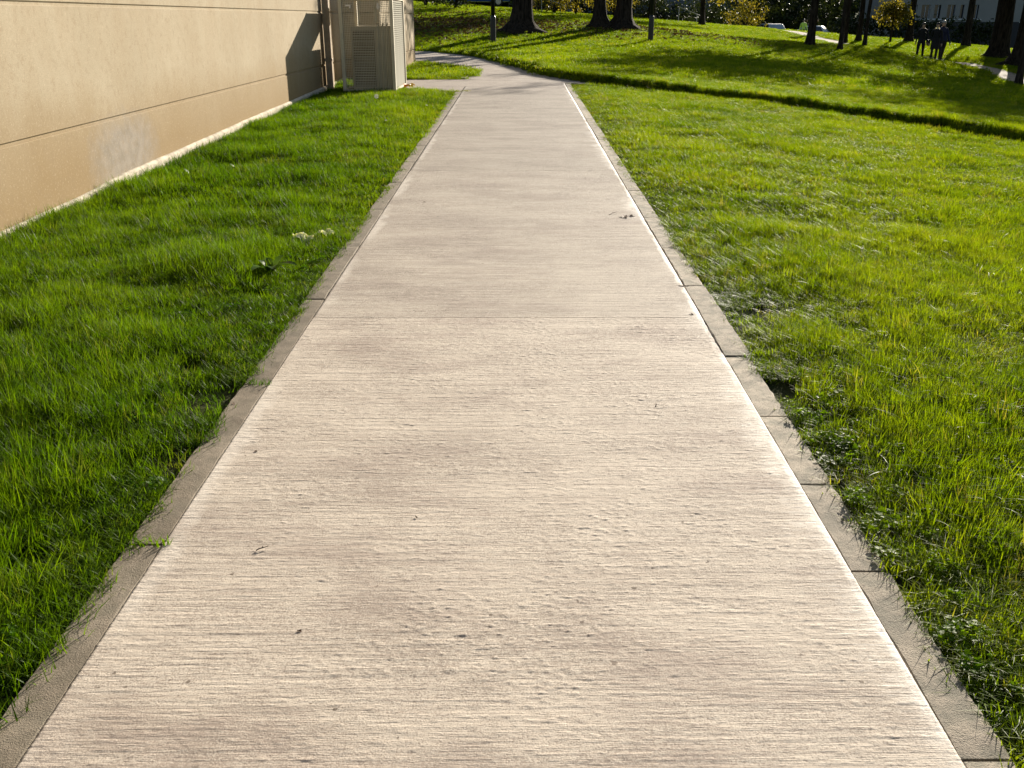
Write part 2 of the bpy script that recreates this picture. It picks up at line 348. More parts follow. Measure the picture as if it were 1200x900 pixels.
_A[:_n, _n] = 1; _A[:_n, _n+1:] = _c[:, :2]; _A[_n:, :_n] = _A[:_n, _n:].T
_w = np.linalg.solve(_A, np.concatenate([_c[:, 2], [0, 0, 0]]))
def T(x, y):
    x = np.asarray(x, float); y = np.asarray(y, float); sh = x.shape; x = x.ravel(); y = y.ravel(); out = np.empty(len(x))
    for i in range(0, len(x), 20000):
        a, b = x[i:i+20000], y[i:i+20000]
        r2 = (a[:, None]-_c[None, :, 0])**2+(b[:, None]-_c[None, :, 1])**2
        out[i:i+20000] = _k(r2) @ _w[:_n]+_w[_n]+_w[_n+1]*a+_w[_n+2]*b
    q = np.clip((y-122)/70, 0, 1); out += 17*q*q*(3-2*q)
    return out.reshape(sh)
def Tz(x, y): return float(T(np.array([x]), np.array([y]))[0])
def pcx(y): return -0.055+0.0066*y          # centre line of the path
PW = 1.01; KW = 0.115                        # half width of the slab, kerb width

def smooth_poly(pts, n=6):
    P = [Vector((*p, 0)) for p in pts]; out = []
    for i in range(len(P)-1):
        p0, p1, p2, p3 = P[max(i-1, 0)], P[i], P[i+1], P[min(i+2, len(P)-1)]
        for k in range(n):
            t = k/n
            q = 0.5*((2*p1)+(-p0+p2)*t+(2*p0-5*p1+4*p2-p3)*t*t+(-p0+3*p1-3*p2+p3)*t**3)
            out.append((q.x, q.y))
    return out+[pts[-1]]
FAR_EDGE = smooth_poly([(-30, 36), (-14, 35.6), (-6, 35.2), (-3.3, 34.6), (-2.2, 33.3), (-1.08, 30.6), (0, 26.3), (.79, 22.5), (1.6, 20.5), (3.2, 19.0), (5.2, 17.25), (8.0, 14.8), (13, 10.4), (22, 3)])
NEAR_R = smooth_poly([(pcx(20.0)+PW+KW, 20.0), (1.42, 19.8), (2.5, 19.0), (4.75, 17.0), (7.6, 14.5), (12.6, 10.1), (21.6, 2.6)])
x20 = pcx(20)
JUNCTION = ([(x20+PW, 18.2)]+NEAR_R+FAR_EDGE[::-1]+[(-30, 30.5), (-4, 29), (-2.75, 27.75), (-.93, 24.6), (-.90, 24.2), (-1.02, 21.15), (-2.74, 21.15), (-2.74, 18.15), (pcx(18.15)-PW-KW, 18.15), (pcx(18.15)-PW, 18.2)])
MAIN = [(pcx(-6)-PW-KW, -6), (pcx(-6)+PW+KW, -6), (pcx(20)+PW+KW, 20.0), (pcx(20)-PW-KW, 20.0)]
GRAV_C = smooth_poly([(17.2, 66), (18.0, 60), (19.3, 54), (20.1, 49), (20.3, 44), (20.3, 38), (19.8, 30), (21, 20), (24, 8)])
def offset_line(c, w):
    L, Rr = [], []
    for i, p in enumerate(c):
        a = Vector(c[max(i-1, 0)]); b = Vector(c[min(i+1, len(c)-1)]); d = (b-a).normalized(); n = Vector((-d.y, d.x))
        ww = w*(1+0.12*math.sin(i*1.7))
        L.append((p[0]+n.x*ww, p[1]+n.y*ww)); Rr.append((p[0]-n.x*ww, p[1]-n.y*ww))
    return L, Rr
gl, gr_ = offset_line(GRAV_C, 0.75); GRAVEL = gl+gr_[::-1]
def SINK(x): return .10*np.clip((x-1.7)/1.5, 0, 1)
BUILD_POLYS = [[(-14, -8), (-3.5, -8), (-3.5, 21), (-2.73, 21), (-2.73, 27.6), (-14, 27.6)]]

FAR_SIDE = [tuple(p) for p in FAR_EDGE]+[(60, 3), (60, 90), (-30, 90)]
def BANK(x, y):
    x = np.asarray(x, float); y = np.asarray(y, float); d = np.full(x.shape, 1e9)
    for (ax, ay), (bx, by) in zip(FAR_EDGE[:-1], FAR_EDGE[1:]):
        if bx < -4: continue
        t_ = np.clip(((x-ax)*(bx-ax)+(y-ay)*(by-ay))/((bx-ax)**2+(by-ay)**2), 0, 1)
        d = np.minimum(d, np.hypot(x-ax-t_*(bx-ax), y-ay-t_*(by-ay)))
    return np.where(inpoly(x, y, FAR_SIDE), .155*np.exp(-d/3.5)*np.clip(d/.08, 0, 1)*np.clip((x+3)/3.5, .25, 1), 0)
# lawn sheet
def axis(segs):
    a = [segs[0][0]]
    for s, e, st in segs: a += list(np.linspace(s, e, max(2, int(round((e-s)/st))+1))[1:])
    return np.array(a)
xs = axis([(-400, -40, 40), (-40, -6, 2), (-6, 10, .2), (10, 32, .6), (32, 80, 4), (80, 400, 40)])
ys = axis([(-300, -8, 20), (-8, 0, 1), (0, 24, .2), (24, 36, .3), (36, 70, .6), (70, 150, 5), (150, 500, 50)])
X, Y = np.meshgrid(xs, ys); Z = T(X, Y)
hump = (vnoise(X, Y, 0.9)-.5)*.05+(vnoise(X, Y, 2.3)-.5)*.03
onp = inpoly(X, Y, JUNCTION) | inpoly(X, Y, MAIN)
dpath = np.abs(X-pcx(Y))
inner = (dpath < 1.6) & (Y < 20.5)
far_side = (~onp) & (Y > 14) & ~inner & (X > -3) & ~inpoly(X, Y, [(-3, 20), (-.8, 20), (-.8, 25), (-3, 28)])
Zl = np.where(onp | inner, Z-.035-SINK(X)*(Y < 21.5)*onp, Z-.01+hump*np.clip((dpath-1.4)/1.5, 0, 1))
Zl = Zl+np.where(onp, 0, BANK(X, Y))
nx = len(xs); ny = len(ys)
idx = np.arange(nx*ny).reshape(ny, nx)
faces = np.stack([idx[:-1, :-1], idx[:-1, 1:], idx[1:, 1:], idx[1:, :-1]], -1).reshape(-1, 4)
me = bpy.data.meshes.new('ground'); me.from_pydata(np.stack([X, Y, Zl], -1).reshape(-1, 3).tolist(), [], faces.tolist())
me.polygons.foreach_set('use_smooth', [True]*len(me.polygons))
tag(link('ground', me, M['earth_tone']), kind='structure')

def drape(name, poly, dz, mat, step=1.0, parent=None):
    bm = bmesh.new(); vs = [bm.verts.new((x, y, 0)) for x, y in poly]; bm.faces.new(vs)
    bmesh.ops.triangulate(bm, faces=bm.faces[:])
    x0, x1 = min(p[0] for p in poly), max(p[0] for p in poly); y0, y1 = min(p[1] for p in poly), max(p[1] for p in poly)
    for a0, a1, ax in ((x0, x1, 0), (y0, y1, 1)):
        a = a0+step
        while a < a1:
            co = [0, 0, 0]; co[ax] = a; no = [0, 0, 0]; no[ax] = 1
            bmesh.ops.bisect_plane(bm, geom=bm.verts[:]+bm.edges[:]+bm.faces[:], dist=1e-5, plane_co=co, plane_no=no); a += step
    a = np.array([v.co[:] for v in bm.verts]); z = T(a[:, 0], a[:, 1])+(dz(a[:, 0]) if callable(dz) else dz)
    for v, q in zip(bm.verts, z): v.co.z = q
    bmesh.ops.recalc_face_normals(bm, faces=bm.faces)
    if sum(f.normal.z for f in bm.faces) < 0: bmesh.ops.reverse_faces(bm, faces=bm.faces)
    me = bpy.data.meshes.new(name); bm.to_mesh(me); bm.free()
    return link(name, me, mat, parent)
PATH = tag(drape('path', JUNCTION, lambda x: -.006-SINK(x), M['junction'], 1.0), kind='structure')
tag(drape('gravel_path', GRAVEL, 0.012, M['gravel'], 1.0), kind='structure')

# poured slabs of the main path, the broom ridges are real relief
def relief(x, y, fine):
    w = y+.012*vnoise(x, y, .9)+.004*vnoise(x, y, 3.1)
    r = (vnoise(x*4.5, w*115)-.5)*.0012+(vnoise(x*.9+40, w*61+7)-.5)*.0009+(vnoise(x*.5+11, w*13)-.5)*.0010
    if fine: r = r+(vnoise(x*14+9, w*205)-.5)*.0009+(vnoise(x*60+3, w*190+3)-.5)*.0008
    worn = np.clip((vnoise(x+3, y+5, .55)*.6+vnoise(x, y, 1.7)*.4-.40)/.25, 0, 1)     # spalled, lumpy patches
    lump = np.clip(vnoise(x, y, 78)*.55+vnoise(x, y, 150)*.45-.50, 0, 1)*.0048*(.4+vnoise(x, y, 6))
    return r*(1-.35*worn)+lump*(.12+.88*worn)
joints = [(-6, 0.9, .3, 9), (0.9, 4.57, .0022, 300), (4.57, 9.14, .0045, 140), (9.14, 13.71, .009, 70), (13.71, 18.2, .011, 60), (18.2, 20.0, .012, 60)]
for a, b, st, m in joints:
    g_ = 0.001; n = max(2, int((b-a)/st))
    yy = np.linspace(a+g_, b-g_, n+1); u = np.linspace(-1, 1, m); YY, UU = np.meshgrid(yy, u, indexing='ij'); XX = pcx(YY)+UU*(PW-.0003)
    ZZ = G*YY+(vnoise(XX, YY, 1.5)-.5)*.004
    if st < .1: ZZ = ZZ+relief(XX, YY, st < .004)
    vs = np.stack([XX, YY, ZZ], -1).reshape(-1, 3); id_ = np.arange((n+1)*m).reshape(n+1, m)
    fs = np.stack([id_[:-1, :-1], id_[:-1, 1:], id_[1:, 1:], id_[1:, :-1]], -1).reshape(-1, 4)
    ring = np.concatenate([id_[0], id_[1:, -1], id_[-1, -2::-1], id_[-2:0:-1, 0]]); b0 = len(vs); low = vs[ring].copy(); low[:, 2] -= .10
    vs = np.concatenate([vs, low]); k = np.arange(len(ring)); k2 = np.roll(k, -1)
    fs = np.concatenate([fs, np.stack([ring[k], b0+k, b0+k2, ring[k2]], -1)])
    me = bpy.data.meshes.new('slab'); me.vertices.add(len(vs)); me.vertices.foreach_set('co', vs.astype(np.float32).ravel())
    me.loops.add(fs.size); me.loops.foreach_set('vertex_index', fs.astype(np.int32).ravel()); me.polygons.add(len(fs))
    me.polygons.foreach_set('loop_start', np.arange(0, fs.size, 4, dtype=np.int32)); me.update(calc_edges=True)
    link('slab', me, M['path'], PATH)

# kerb stones, one object each
def kerb_stone(p0, p1, side, h=0.012, w=KW, chip=True):
    a = Vector((*p0, 0)); b = Vector((*p1, 0)); L = (b-a).length; d = (b-a)/L; nrm = Vector((-d.y, d.x, 0))*side
    n = max(3, int(L/.06)); prof = [(0, -.12), (0, h-.002), (.004, h), (w-.008, h), (w, h-.008), (w, -.12)]
    vs = []; fs = []; m = len(prof)
    for j in range(n+1):
        t = j/n; e = .004 if j in (0, n) else 0
        for k, (o, z) in enumerate(prof):
            jit = (random.random()-.5)*.005 if k in (1, 2, 3, 4) else 0
            drop = (0.006*random.random()**3 if k in (1, 4) else 0)+(e if 0 < k < m-1 else 0)
            if k == 4 and random.random() < .14: drop += random.uniform(.003, .014)
            p = a+d*(L*t)+nrm*(o+jit); vs.append((p.x, p.y, Tz(p.x, p.y)*0+G*p.y+z-drop+jit*.3 if p.y < 20.3 and abs(p.x) < 1.3 else Tz(p.x, p.y)+z-drop))
    for j in range(n):
        for k in range(m-1): q = j*m+k; fs.append((q, q+m, q+m+1, q+1) if side > 0 else (q, q+1, q+m+1, q+m))
    fs += [tuple(range(m)), tuple(n*m+k for k in range(m-1, -1, -1))]
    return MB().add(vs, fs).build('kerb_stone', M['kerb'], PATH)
left_j = [-2.6, -1.4, -.15, 1.1, 2.40, 3.67, 4.9, 6.1, 7.3, 8.5, 9.7, 10.9, 12.1, 13.3, 14.5, 15.7, 16.9, 18.12]
right_j = [-2.0, -.8, .35, 1.545, 2.26, 2.78, 3.34, 4.01, 5.16, 6.05, 7.0, 8.1, 9.2, 10.3, 11.4, 12.5, 13.6, 14.7, 15.8, 16.9, 18.0, 19.1, 19.95]
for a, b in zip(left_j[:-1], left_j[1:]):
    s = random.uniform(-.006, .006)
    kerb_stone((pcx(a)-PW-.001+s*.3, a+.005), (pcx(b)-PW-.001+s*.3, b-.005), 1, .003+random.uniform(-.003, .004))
for a, b in zip(right_j[:-1], right_j[1:]):
    s = random.uniform(-.004, .008) if b > 4.1 else random.uniform(-.004, .0)
    kerb_stone((pcx(a)+PW+.001+max(s, 0), a+.005), (pcx(b)+PW+.001+max(s, 0), b-.005), -1, (.004 if b > 4.02 else -.001)+random.uniform(-.001, .002), KW+(.012 if 4.1 < b < 5.3 else 0))
for a, b in (((1.09, 19.97), (1.16, 20.12)), ((1.17, 20.13), (1.30, 20.10)), ((1.31, 20.10), (2.2, 19.25))):
    kerb_stone(a, b, -1, .012)
kerb_stone((-1.02, 21.2), (-.97, 22.7), 1, .02, .10); kerb_stone((-.97, 22.72), (-.91, 24.2), 1, .02, .10)

# ------------------------------------------------------------------ building on the left
BL = empty('building', (-3.5, 8, 0), label='long tan rendered wall with horizontal grooves beside the grass strip', cat='building')
def bl(name, mb, mat, **k):
    o = mb.build(name, mat, None, **k); o.parent = BL; o.matrix_parent_inverse = Matrix.Translation((3.5, -8, 0)); return o
bl('wall_core', MB().box(-13.9, -3.513, -7.9, 20.9, -.6, 5.0).box(-13.8, -2.745, 20.55, 27.55, -.6, 5.01), M['wall'])
lv = [0.12, 0.68, 1.60, 2.52, 3.44, 4.36, 5.03]
for z0, z1 in zip(lv[:-1], lv[1:]):
    bl('wall_panel', MB().box(-3.60, -3.50, -8.0, 20.5, z0+.012, z1-.012), M['wall'], bevel=.006)
    bl('wall_panel', MB().box(-2.83, -2.73, 20.6, 27.6, z0+.012, z1-.012), M['wall'], bevel=.008)
    bl('wall_panel', MB().box(-3.52, -2.835, 20.51, 20.62, z0+.012, z1-.012), M['wall'], bevel=.008)
pv, pf = [], []                                           # rough mortar plinth, broken top edge
n = 240
for j in range(n+1):
    y = -8+28.5*j/n; h = G*y+.060+.035*min(1, max(0, y-7.5))+.010*vnoise(0, y, .9)+.004*random.random(); pr = .035+.012*vnoise(5, y, 2.2)
    pv += [(-3.505+pr, y, -.3), (-3.505+pr, y, h-.02), (-3.51+pr*.6, y, h), (-3.56, y, h+.005)]
for j in range(n):
    for k in range(3): q = j*4+k; pf.append((q, q+4, q+5, q+1))
bl('plinth', MB().add(pv, pf), M['plinth'])
bl('plinth', MB().box(-2.75, -2.70, 20.5, 27.62, -.2, .36), M['plinth'], bevel=.01)
bl('roof', MB().box(-14.2, -3.3, -8.3, 20.3, 5.04, 5.3).box(-14.1, -2.5, 20.31, 27.9, 5.045, 5.31), M['facade2'])

# downpipe
DP = empty('downpipe', (-3.42, 18.25, .2), label='brown rectangular downpipe fixed to the tan wall beside the metal cage', cat='pipe')
MB().box(-.06, .06, -.055, .055, .02, 4.8).build('pipe', M['pipe'], DP, bevel=.012, seg=2)
for z in (.55, 1.75, 3.2): MB().box(-.075, .068, -.068, .068, z, z+.05).build('bracket', M['pipe'], DP, bevel=.004)
MB().prism([(-.06, .0), (.06, .0), (.12, -.10), (.0, -.10)], -.055, .055, 'y').build('shoe', M['pipe'], DP, bevel=.004)

# metal cage with the cooling unit
CX0, CX1, CY0, CY1, CZ0, CZ1 = -3.06, -2.15, 17.7, 19.45, .18, 1.86
CG = empty('equipment_cage', (-2.57, 18.5, .2), label='galvanised mesh and louvre cage standing against the tan wall', cat='cage')
def cg(name, mb, mat, parent=None, **k):
    o = mb.build(name, mat, None, **k); o.parent = parent or CG; o.matrix_parent_inverse = Matrix.Translation((2.57, -18.5, -.2)); return o
for x, y in ((CX0, CY0), (CX1, CY0), (CX0, CY1), (CX1, CY1)):
    cg('post', MB().box(x-.03, x+.03, y-.03, y+.03, CZ0-.1, CZ1), M['metal'], bevel=.004)
for z in (CZ0+.06, CZ1-.05):
    cg('rail', MB().box(CX0+.031, CX1-.031, CY0-.022, CY0+.022, z, z+.045), M['metal'])
    cg('rail', MB().box(CX0+.031, CX1-.031, CY1-.022, CY1+.022, z, z+.045), M['metal'])
    cg('rail', MB().box(CX0-.022, CX0+.022, CY0+.031, CY1-.031, z, z+.045), M['metal'])
    cg('rail', MB().box(CX1-.022, CX1+.022, CY0+.031, CY1-.031, z, z+.045), M['metal'])
w = MB()
x = CX0+.05
while x < CX1-.04: w.box(x-.0032, x+.0032, CY0-.0022, CY0+.0022, CZ0+.10, CZ1-.05); x += .03
z = CZ0+.13
while z < CZ1-.06: w.box(CX0+.03, CX1-.03, CY0-.0065, CY0-.0025, z-.0032, z+.0032); z += .03
cg('wire_mesh', w, M['metal'])
z = CZ0+.12
me = MB().box(0, .004, -.835, .835, -.021, .021, M=Matrix.Rotation(R(-28), 4, 'Y')).mesh('louvre_slat')
me.materials.append(M['louvre'])
while z < CZ1-.07:
    o = link('louvre_slat', me, None, CG, (CX1+2.57+.001, .075, z-.2)); z += .036
for x in (CX0+.33, CX0+.62): cg('door_stile', MB().box(x-.018, x+.018, CY0+.012, CY0+.035, CZ1-.42, CZ1-.06), M['metal'])
cg('top_mesh', MB().box(CX0+.03, CX1-.03, CY0+.03, CY1-.03, CZ1-.012, CZ1-.006), M['metal'])
la = cg('latch', MB().box(CX0+.10, CX0+.20, CY0-.03, CY0-.008, CZ1-.17, CZ1-.145).box(CX0+.17, CX0+.195, CY0-.045, CY0-.03, CZ1-.20, CZ1-.14), M['alloy'])
cg('latch', MB().box(CX1-.25, CX1-.22, CY0-.03, CY0-.008, CZ1-.22, CZ1-.12).box(CX1-.26, CX1-.20, CY0-.045, CY0-.03, CZ1-.19, CZ1-.165), M['alloy'])
AC = empty('cooling_unit', (-2.55, 18.5, .2), label='cream cooling unit with dark grille standing inside the metal cage', cat='air conditioner')
def ac(name, mb, mat, **k):
    o = mb.build(name, mat, None, **k); o.parent = AC; o.matrix_parent_inverse = Matrix.Translation((2.55, -18.5, -.2)); return o
ac('casing', MB().box(CX0+.13, CX1-.07, CY0+.16, CY0+1.3, .26, 1.36), M['acbox'], bevel=.01)
ac('foot', MB().box(CX0+.16, CX0+.26, CY0+.2, CY0+1.2, .15, .258), M['black']); ac('foot', MB().box(CX1-.2, CX1-.1, CY0+.2, CY0+1.2, .15, .258), M['black'])
gr = ac('grille', MB().box(CX0+.17, CX0+.56, CY0+.145, CY0+.158, .32, 1.30), M['acgrille'])
z = .34
me = MB().box(CX0+.175, CX0+.555, CY0+.128, CY0+.143, -.006, .006).mesh('grille_bar'); me.materials.append(M['acbox'])
while z < 1.29:
    o = link('grille_bar', me, None, gr, (0, 0, z)); z += .045
for x in (CX0+.62, CX0+.70, CX0+.78): ac('refrigerant_pipe', MB().tube([(x, CY0+.11, .2), (x, CY0+.11, .8), (x+.01, CY0+.12, 1.32), (x+.01, CY0+.3, 1.40)], [.016]*4, 8), M['metal'], smooth=True)

# ------------------------------------------------------------------ lamp posts
def lamp_post(x, y, label):
    t = empty('street_lamp', (x, y, Tz(x, y)), label=label, cat='street lamp', group='lamp posts on the lawn')
    MB().tube([(0, 0, -.2), (0, 0, .02), (0, 0, .05), (0, 0, .85), (0, 0, .92), (0, 0, 1.0)], [.13, .13, .105, .10, .095, .06], 16).build('base', M['black'], t)
    MB().tube([(0, 0, .99), (0, 0, 3.9)], [.075, .05], 14).build('pole', M['black'], t, smooth=True)
    l = MB().tube([(0, 0, 3.9), (0, 0, 3.95), (0, 0, 4.35)], [.06, .10, .19], 8).build('lantern', M['lampglass'], t)
    MB().tube([(0, 0, 4.352), (0, 0, 4.40), (0, 0, 4.56), (0, 0, 4.66)], [.23, .22, .08, .015], 8).build('cap', M['black'], l)
lamp_post(-.69, 36, 'black lamp post in front of the broad trunk near the path bend')
lamp_post(5.35, 38, 'black lamp post standing right of the twin trunked tree')

# ------------------------------------------------------------------ trees
def leaf_mesh(mb, centres, size, count, spread, droop=0.3, rng=None):
    for c in centres:
        for _ in range(count):
            p = Vector(c)+Vector((rng.gauss(0, spread), rng.gauss(0, spread), rng.gauss(0, spread*.75)))
            s = size*rng.uniform(.6, 1.3)
            q = Matrix.Rotation(rng.uniform(0, 6.28), 3, 'Z') @ Matrix.Rotation(rng.uniform(-1.2, 1.2)+droop, 3, 'X') @ Matrix.Rotation(rng.uniform(-.8, .8), 3, 'Y')
            pts = [q @ Vector(v)*s+p for v in ((0, -.55, 0), (.36, -.05, .08), (0, .6, -.03), (-.36, -.05, .08))]
            mb.add(pts, [(0, 1, 2), (0, 2, 3)])
def tree(x, y, h, r, base, spread, leaf, label, seed, nleaf=9, lsize=.16, lean=(0, 0), flare=1.0, limbs=9, name='tree', group=None, forks=1, drop=0.0):
    rng = random.Random(seed); t = empty(name, (x, y, Tz(x, y)), label=label, cat='tree', group=group)
    tr = MB(); tips = []
    ph = rng.uniform(0, 6)
    def lob(i, a):
        f = [1, .9, .55, .3, .12, .05][min(i, 5)]
        return 1+flare*f*.28*(math.sin(a*5+ph)*.6+math.sin(a*3+ph*2)*.5)
    zs = [-.25, 0, .18, .45, .9, 1.6, base*.8+.5, base+.6*(h-base)*.5, h*.82]
    zs = sorted(set(zs)); n = len(zs)
    pts = []; rad = []
    for z in zs:
        k = max(0, z)/h
        pts.append((lean[0]*z+.12*math.sin(z*.9+ph)*k, lean[1]*z+.12*math.cos(z*.7+ph)*k, z))
        fl = 1+flare*(1.15*math.exp(-max(z, 0)/.16)+.35*math.exp(-max(z, 0)/.5))
        rad.append(r*fl*(1-.15*min(1, z/3)) * (1 if z < base else max(.12, 1-(z-base)/(h-base)*1.0)))
    tr.tube(pts, rad, 18, lobes=lob)
    trunk_at = lambda z: Vector((lean[0]*z+.12*math.sin(z*.9+ph)*z/h, lean[1]*z+.12*math.cos(z*.7+ph)*z/h, z))
    for i in range(limbs):
        z0 = base+(h*.72-base)*(i+.3)/limbs; a = i*2.4+rng.uniform(-.4, .4)
        L = spread*(1.05-.55*abs((z0-base)/(h-base)-.25))*rng.uniform(.8, 1.1); up = rng.uniform(.25, .7)
        p0 = trunk_at(z0); d = Vector((math.cos(a), math.sin(a), up)).normalized()
        br = r*rng.uniform(.28, .42)*(1-.5*(z0-base)/(h-base))
        P = [p0]; q = p0.copy(); dd = d.copy()
        for k in range(5):
            dd = (dd+Vector((rng.uniform(-.25, .25), rng.uniform(-.25, .25), rng.uniform(-.10, .22)-drop*.35))).normalized(); q = q+dd*(L/5); P.append(q.copy())
        tr.tube(P, [br*(1-.17*k) for k in range(6)], 7)
        for k in (2, 3, 4, 5):
            for s in range(3 if k < 5 else 2):
                b = Vector((rng.uniform(-1, 1), rng.uniform(-1, 1), rng.uniform(-.25, .8)-drop)).normalized()*L*rng.uniform(.22, .42)
                m = P[k]+b*.5+Vector((0, 0, .08*L)); e = P[k]+b
                tr.tube([P[k], m, e], [br*.25, br*.16, br*.05], 4, cap=False)
                tips += [m, e, P[k]+b*.75]
    top = trunk_at(h*.82); tips += [top+Vector((rng.uniform(-.8, .8), rng.uniform(-.8, .8), rng.uniform(-.5, h*.18))) for _ in range(10)]
    tr.build('trunk', M['bark'], t, smooth=True)
    cr = MB(); leaf_mesh(cr, tips, lsize, nleaf, .16+.055*spread, rng=rng)
    cr.build('crown', M[leaf], t)
    return t
tree(.42, 40, 11, .40, 3.6, 4.8, 'leaf_gold', 'broad dark trunk with flared roots behind the lamp post near the path bend', 1, 8, .20, flare=1.25, limbs=11)
tree(3.72, 42, 11, .25, 3.2, 4.2, 'leaf_gold', 'left stem of the twin trunked tree on the lawn', 2, 5, .20, lean=(-.03, 0), flare=1.1, limbs=9)
tree(4.72, 42.2, 11.5, .33, 2.9, 4.3, 'leaf_yellow', 'thicker right stem of the twin trunked tree with yellow leaves', 3, 5, .20, lean=(.035, .0), flare=1.15, limbs=9, drop=.15)
tree(13.35, 44, 7.4, .175, 2.7, 3.6, 'leaf_gold', 'thickest of three young trees in a row, casting a shadow on the lawn', 4, 24, .17, lean=(.01, 0), flare=.5)
tree(14.05, 42, 6.8, .085, 2.7, 3.0, 'leaf_green', 'thin trunked young tree just right of the thickest of the row', 5, 18, .17, lean=(.012, 0), flare=.5)
tree(15.8, 44, 6.6, .08, 2.7, 2.9, 'leaf_green', 'thin trunked young tree nearest the gravel path, rightmost of the row', 6, 18, .17, lean=(.01, 0), flare=.5)
tree(19.3, 57, 6.5, .12, 2.8, 2.2, 'leaf_green', 'slender tree beyond the bend of the gravel path', 7, 9, .18, flare=.4)
tree(20.6, 58.5, 8, .15, 3.0, 2.8, 'leaf_green', 'dark straight tree on the grass right of the gravel path bend', 8, 9, .18, flare=.4)
tree(11.5, 60, 5.5, .15, 1.7, 2.6, 'leaf_yellow', 'small yellow leaved tree on the crest of the lawn', 9, 12, .17, flare=.6, drop=.45)
tree(24.2, 60, 9, .20, 3.0, 3.2, 'leaf_green', 'tall trunk in front of the pale windowed building, left of the walkers', 10, 9, .2, flare=.6)
tree(26.8, 58, 9, .20, 3.2, 3.2, 'leaf_green', 'tall trunk behind the three walkers', 12, 9, .2, flare=.5)
tree(23.1, 46.5, 9.5, .42, 2.6, 3.8, 'leaf_green', 'massive dark trunk right of the walkers', 13, 16, .2, lean=(-.01, 0), flare=.55)
tree(22.6, 43.5, 9, .30, 2.4, 3.6, 'leaf_gold', 'dark trunk with spreading roots right of the massive trunk', 14, 17, .2, flare=1.3)
tree(19.0, 36.3, 7.5, .12, 2.3, 4.0, 'leaf_gold', 'thin black trunk at the right edge of the lawn, nearest of the park trees', 15, 26, .17, flare=.4)
tree(22.3, 58, 2.5, .06, .9, .9, 'leaf_gold', 'small yellow green sapling beside the dark base of the pale building', 16, 8, .14, flare=.3, limbs=7)
tree(-5.2, 47, 10, .42, 3, 4.2, 'leaf_gold', 'grey ridged trunk just past the corner of the tan building', 17, 8, .2, flare=.6)
tree(24.0, 38, 8, .24, 2.6, 3.6, 'leaf_green', 'leaning tree past the right edge beside the gravel path', 18, 16, .2, flare=.8)

tree(.62, 57, 9.5, .26, 2.7, 3.8, 'leaf_green', 'dark tree directly behind the broad trunk, its shade on the grass bank', 41, 14, .2, flare=.5)
tree(5.2, 58, 9.5, .24, 2.7, 3.8, 'leaf_green', 'dark tree directly behind the twin trunks', 42, 14, .2, flare=.5)
tree(9.15, 65, 9.5, .22, 2.6, 3.6, 'leaf_green', 'dark tree far behind the lamp post right of the twin trunks', 43, 14, .2, flare=.5)
# shrubs behind the trees
def shrub(x, y, h, r, leaf, label, seed, n=60):
    rng = random.Random(seed); t = empty('shrub', (x, y, Tz(x, y)), label=label, cat='shrub', group='shrubs behind the trees')
    st = MB(); tips = []
    for i in range(9):
        a = rng.uniform(0, 6.28); rr = r*rng.uniform(.2, .9); hh = h*rng.uniform(.6, 1)
        e = Vector((math.cos(a)*rr, math.sin(a)*rr, hh)); m = e*.5+Vector((0, 0, .1*h))
        st.tube([(0, 0, -.1), m, e], [.03, .02, .006], 5); tips += [m, e, e*.8]
    st.build('stem', M['bark'], t)
    for _ in range(n):
        a = rng.uniform(0, 6.28); rr = r*math.sqrt(rng.random()); tips.append(Vector((math.cos(a)*rr, math.sin(a)*rr, h*(.1+.85*rng.random()*(1-.5*(rr/r)**2)))))
    cr = MB(); leaf_mesh(cr, tips, .13, 13, .16, rng=rng); cr.build('foliage', M[leaf], t)
for i, (x, y, h, r, lf, lb) in enumerate([
    (-3.2, 56, 1.6, 1.0, 'leaf_green', 'dark bush on the grass bank near the tan building corner'),
    (-5.0, 58, 2.2, 1.6, 'leaf_green', 'leftmost dark bush high on the grass bank'),
    (2.6, 61, 2.6, 1.5, 'leaf_gold', 'golden green bush between the broad trunk and the twin trunks'),
    (4.0, 62, 2.8, 1.5, 'leaf_yellow', 'golden bush just left of the twin trunks'),
    (1.6, 63, 2.0, 1.2, 'leaf_green', 'dark low bush right of the broad trunk'),
    (6.6, 64, 2.6, 1.4, 'leaf_yellow', 'golden bush just right of the twin trunks'),
    (9.0, 66, 2.2, 1.5, 'leaf_green', 'dark bush behind the second lamp post'),
    (13.8, 70, 2.3, 1.7, 'leaf_green', 'dark bush right of the small yellow tree'),
    (16.5, 70, 2.2, 1.5, 'leaf_gold', 'olive bush behind the lawn crest near the parked cars')]): shrub(x, y, h, r, lf, lb, 50+i)

# far wood: one mass
rng = random.Random(5); wv = MB()
for i in range(190):
    x = -50+165*i/190+rng.uniform(-1, 1); y = rng.uniform(110, 140); h = rng.uniform(7, 12); z0 = Tz(x, y)
    wv.tube([(x, y, z0-.5), (x+rng.uniform(-.4, .4), y, z0+h*.5), (x+rng.uniform(-.8, .8), y, z0+h)], [.22, .17, .06], 6, mi=1)
    c = [Vector((x+rng.gauss(0, 1.7), y+rng.gauss(0, 1.7), z0+h*rng.random()**1.6)) for _ in range(52)]
    leaf_mesh(wv, c, .80, 7, .7, rng=rng)
tag(wv.build('woodland', [M['leaf_green'], M['bark']]), 'dark far off belt of trees closing the park', 'trees', kind='stuff')
rng = random.Random(8); hv = MB()
def hedge_mass(x0, x1, y, h, n):
    c = []
    for _ in range(n):
        x = rng.uniform(x0, x1); c.append(Vector((x, y+rng.gauss(0, .5), Tz(x, y)+h*rng.random()**.8)))
    leaf_mesh(hv, c, .26, 9, .28, rng=rng)
hedge_mass(5, 19, 84, 2.2, 520); hedge_mass(27, 40, 82, 2.2, 420); hedge_mass(20, 34, 98, 4.0, 600)
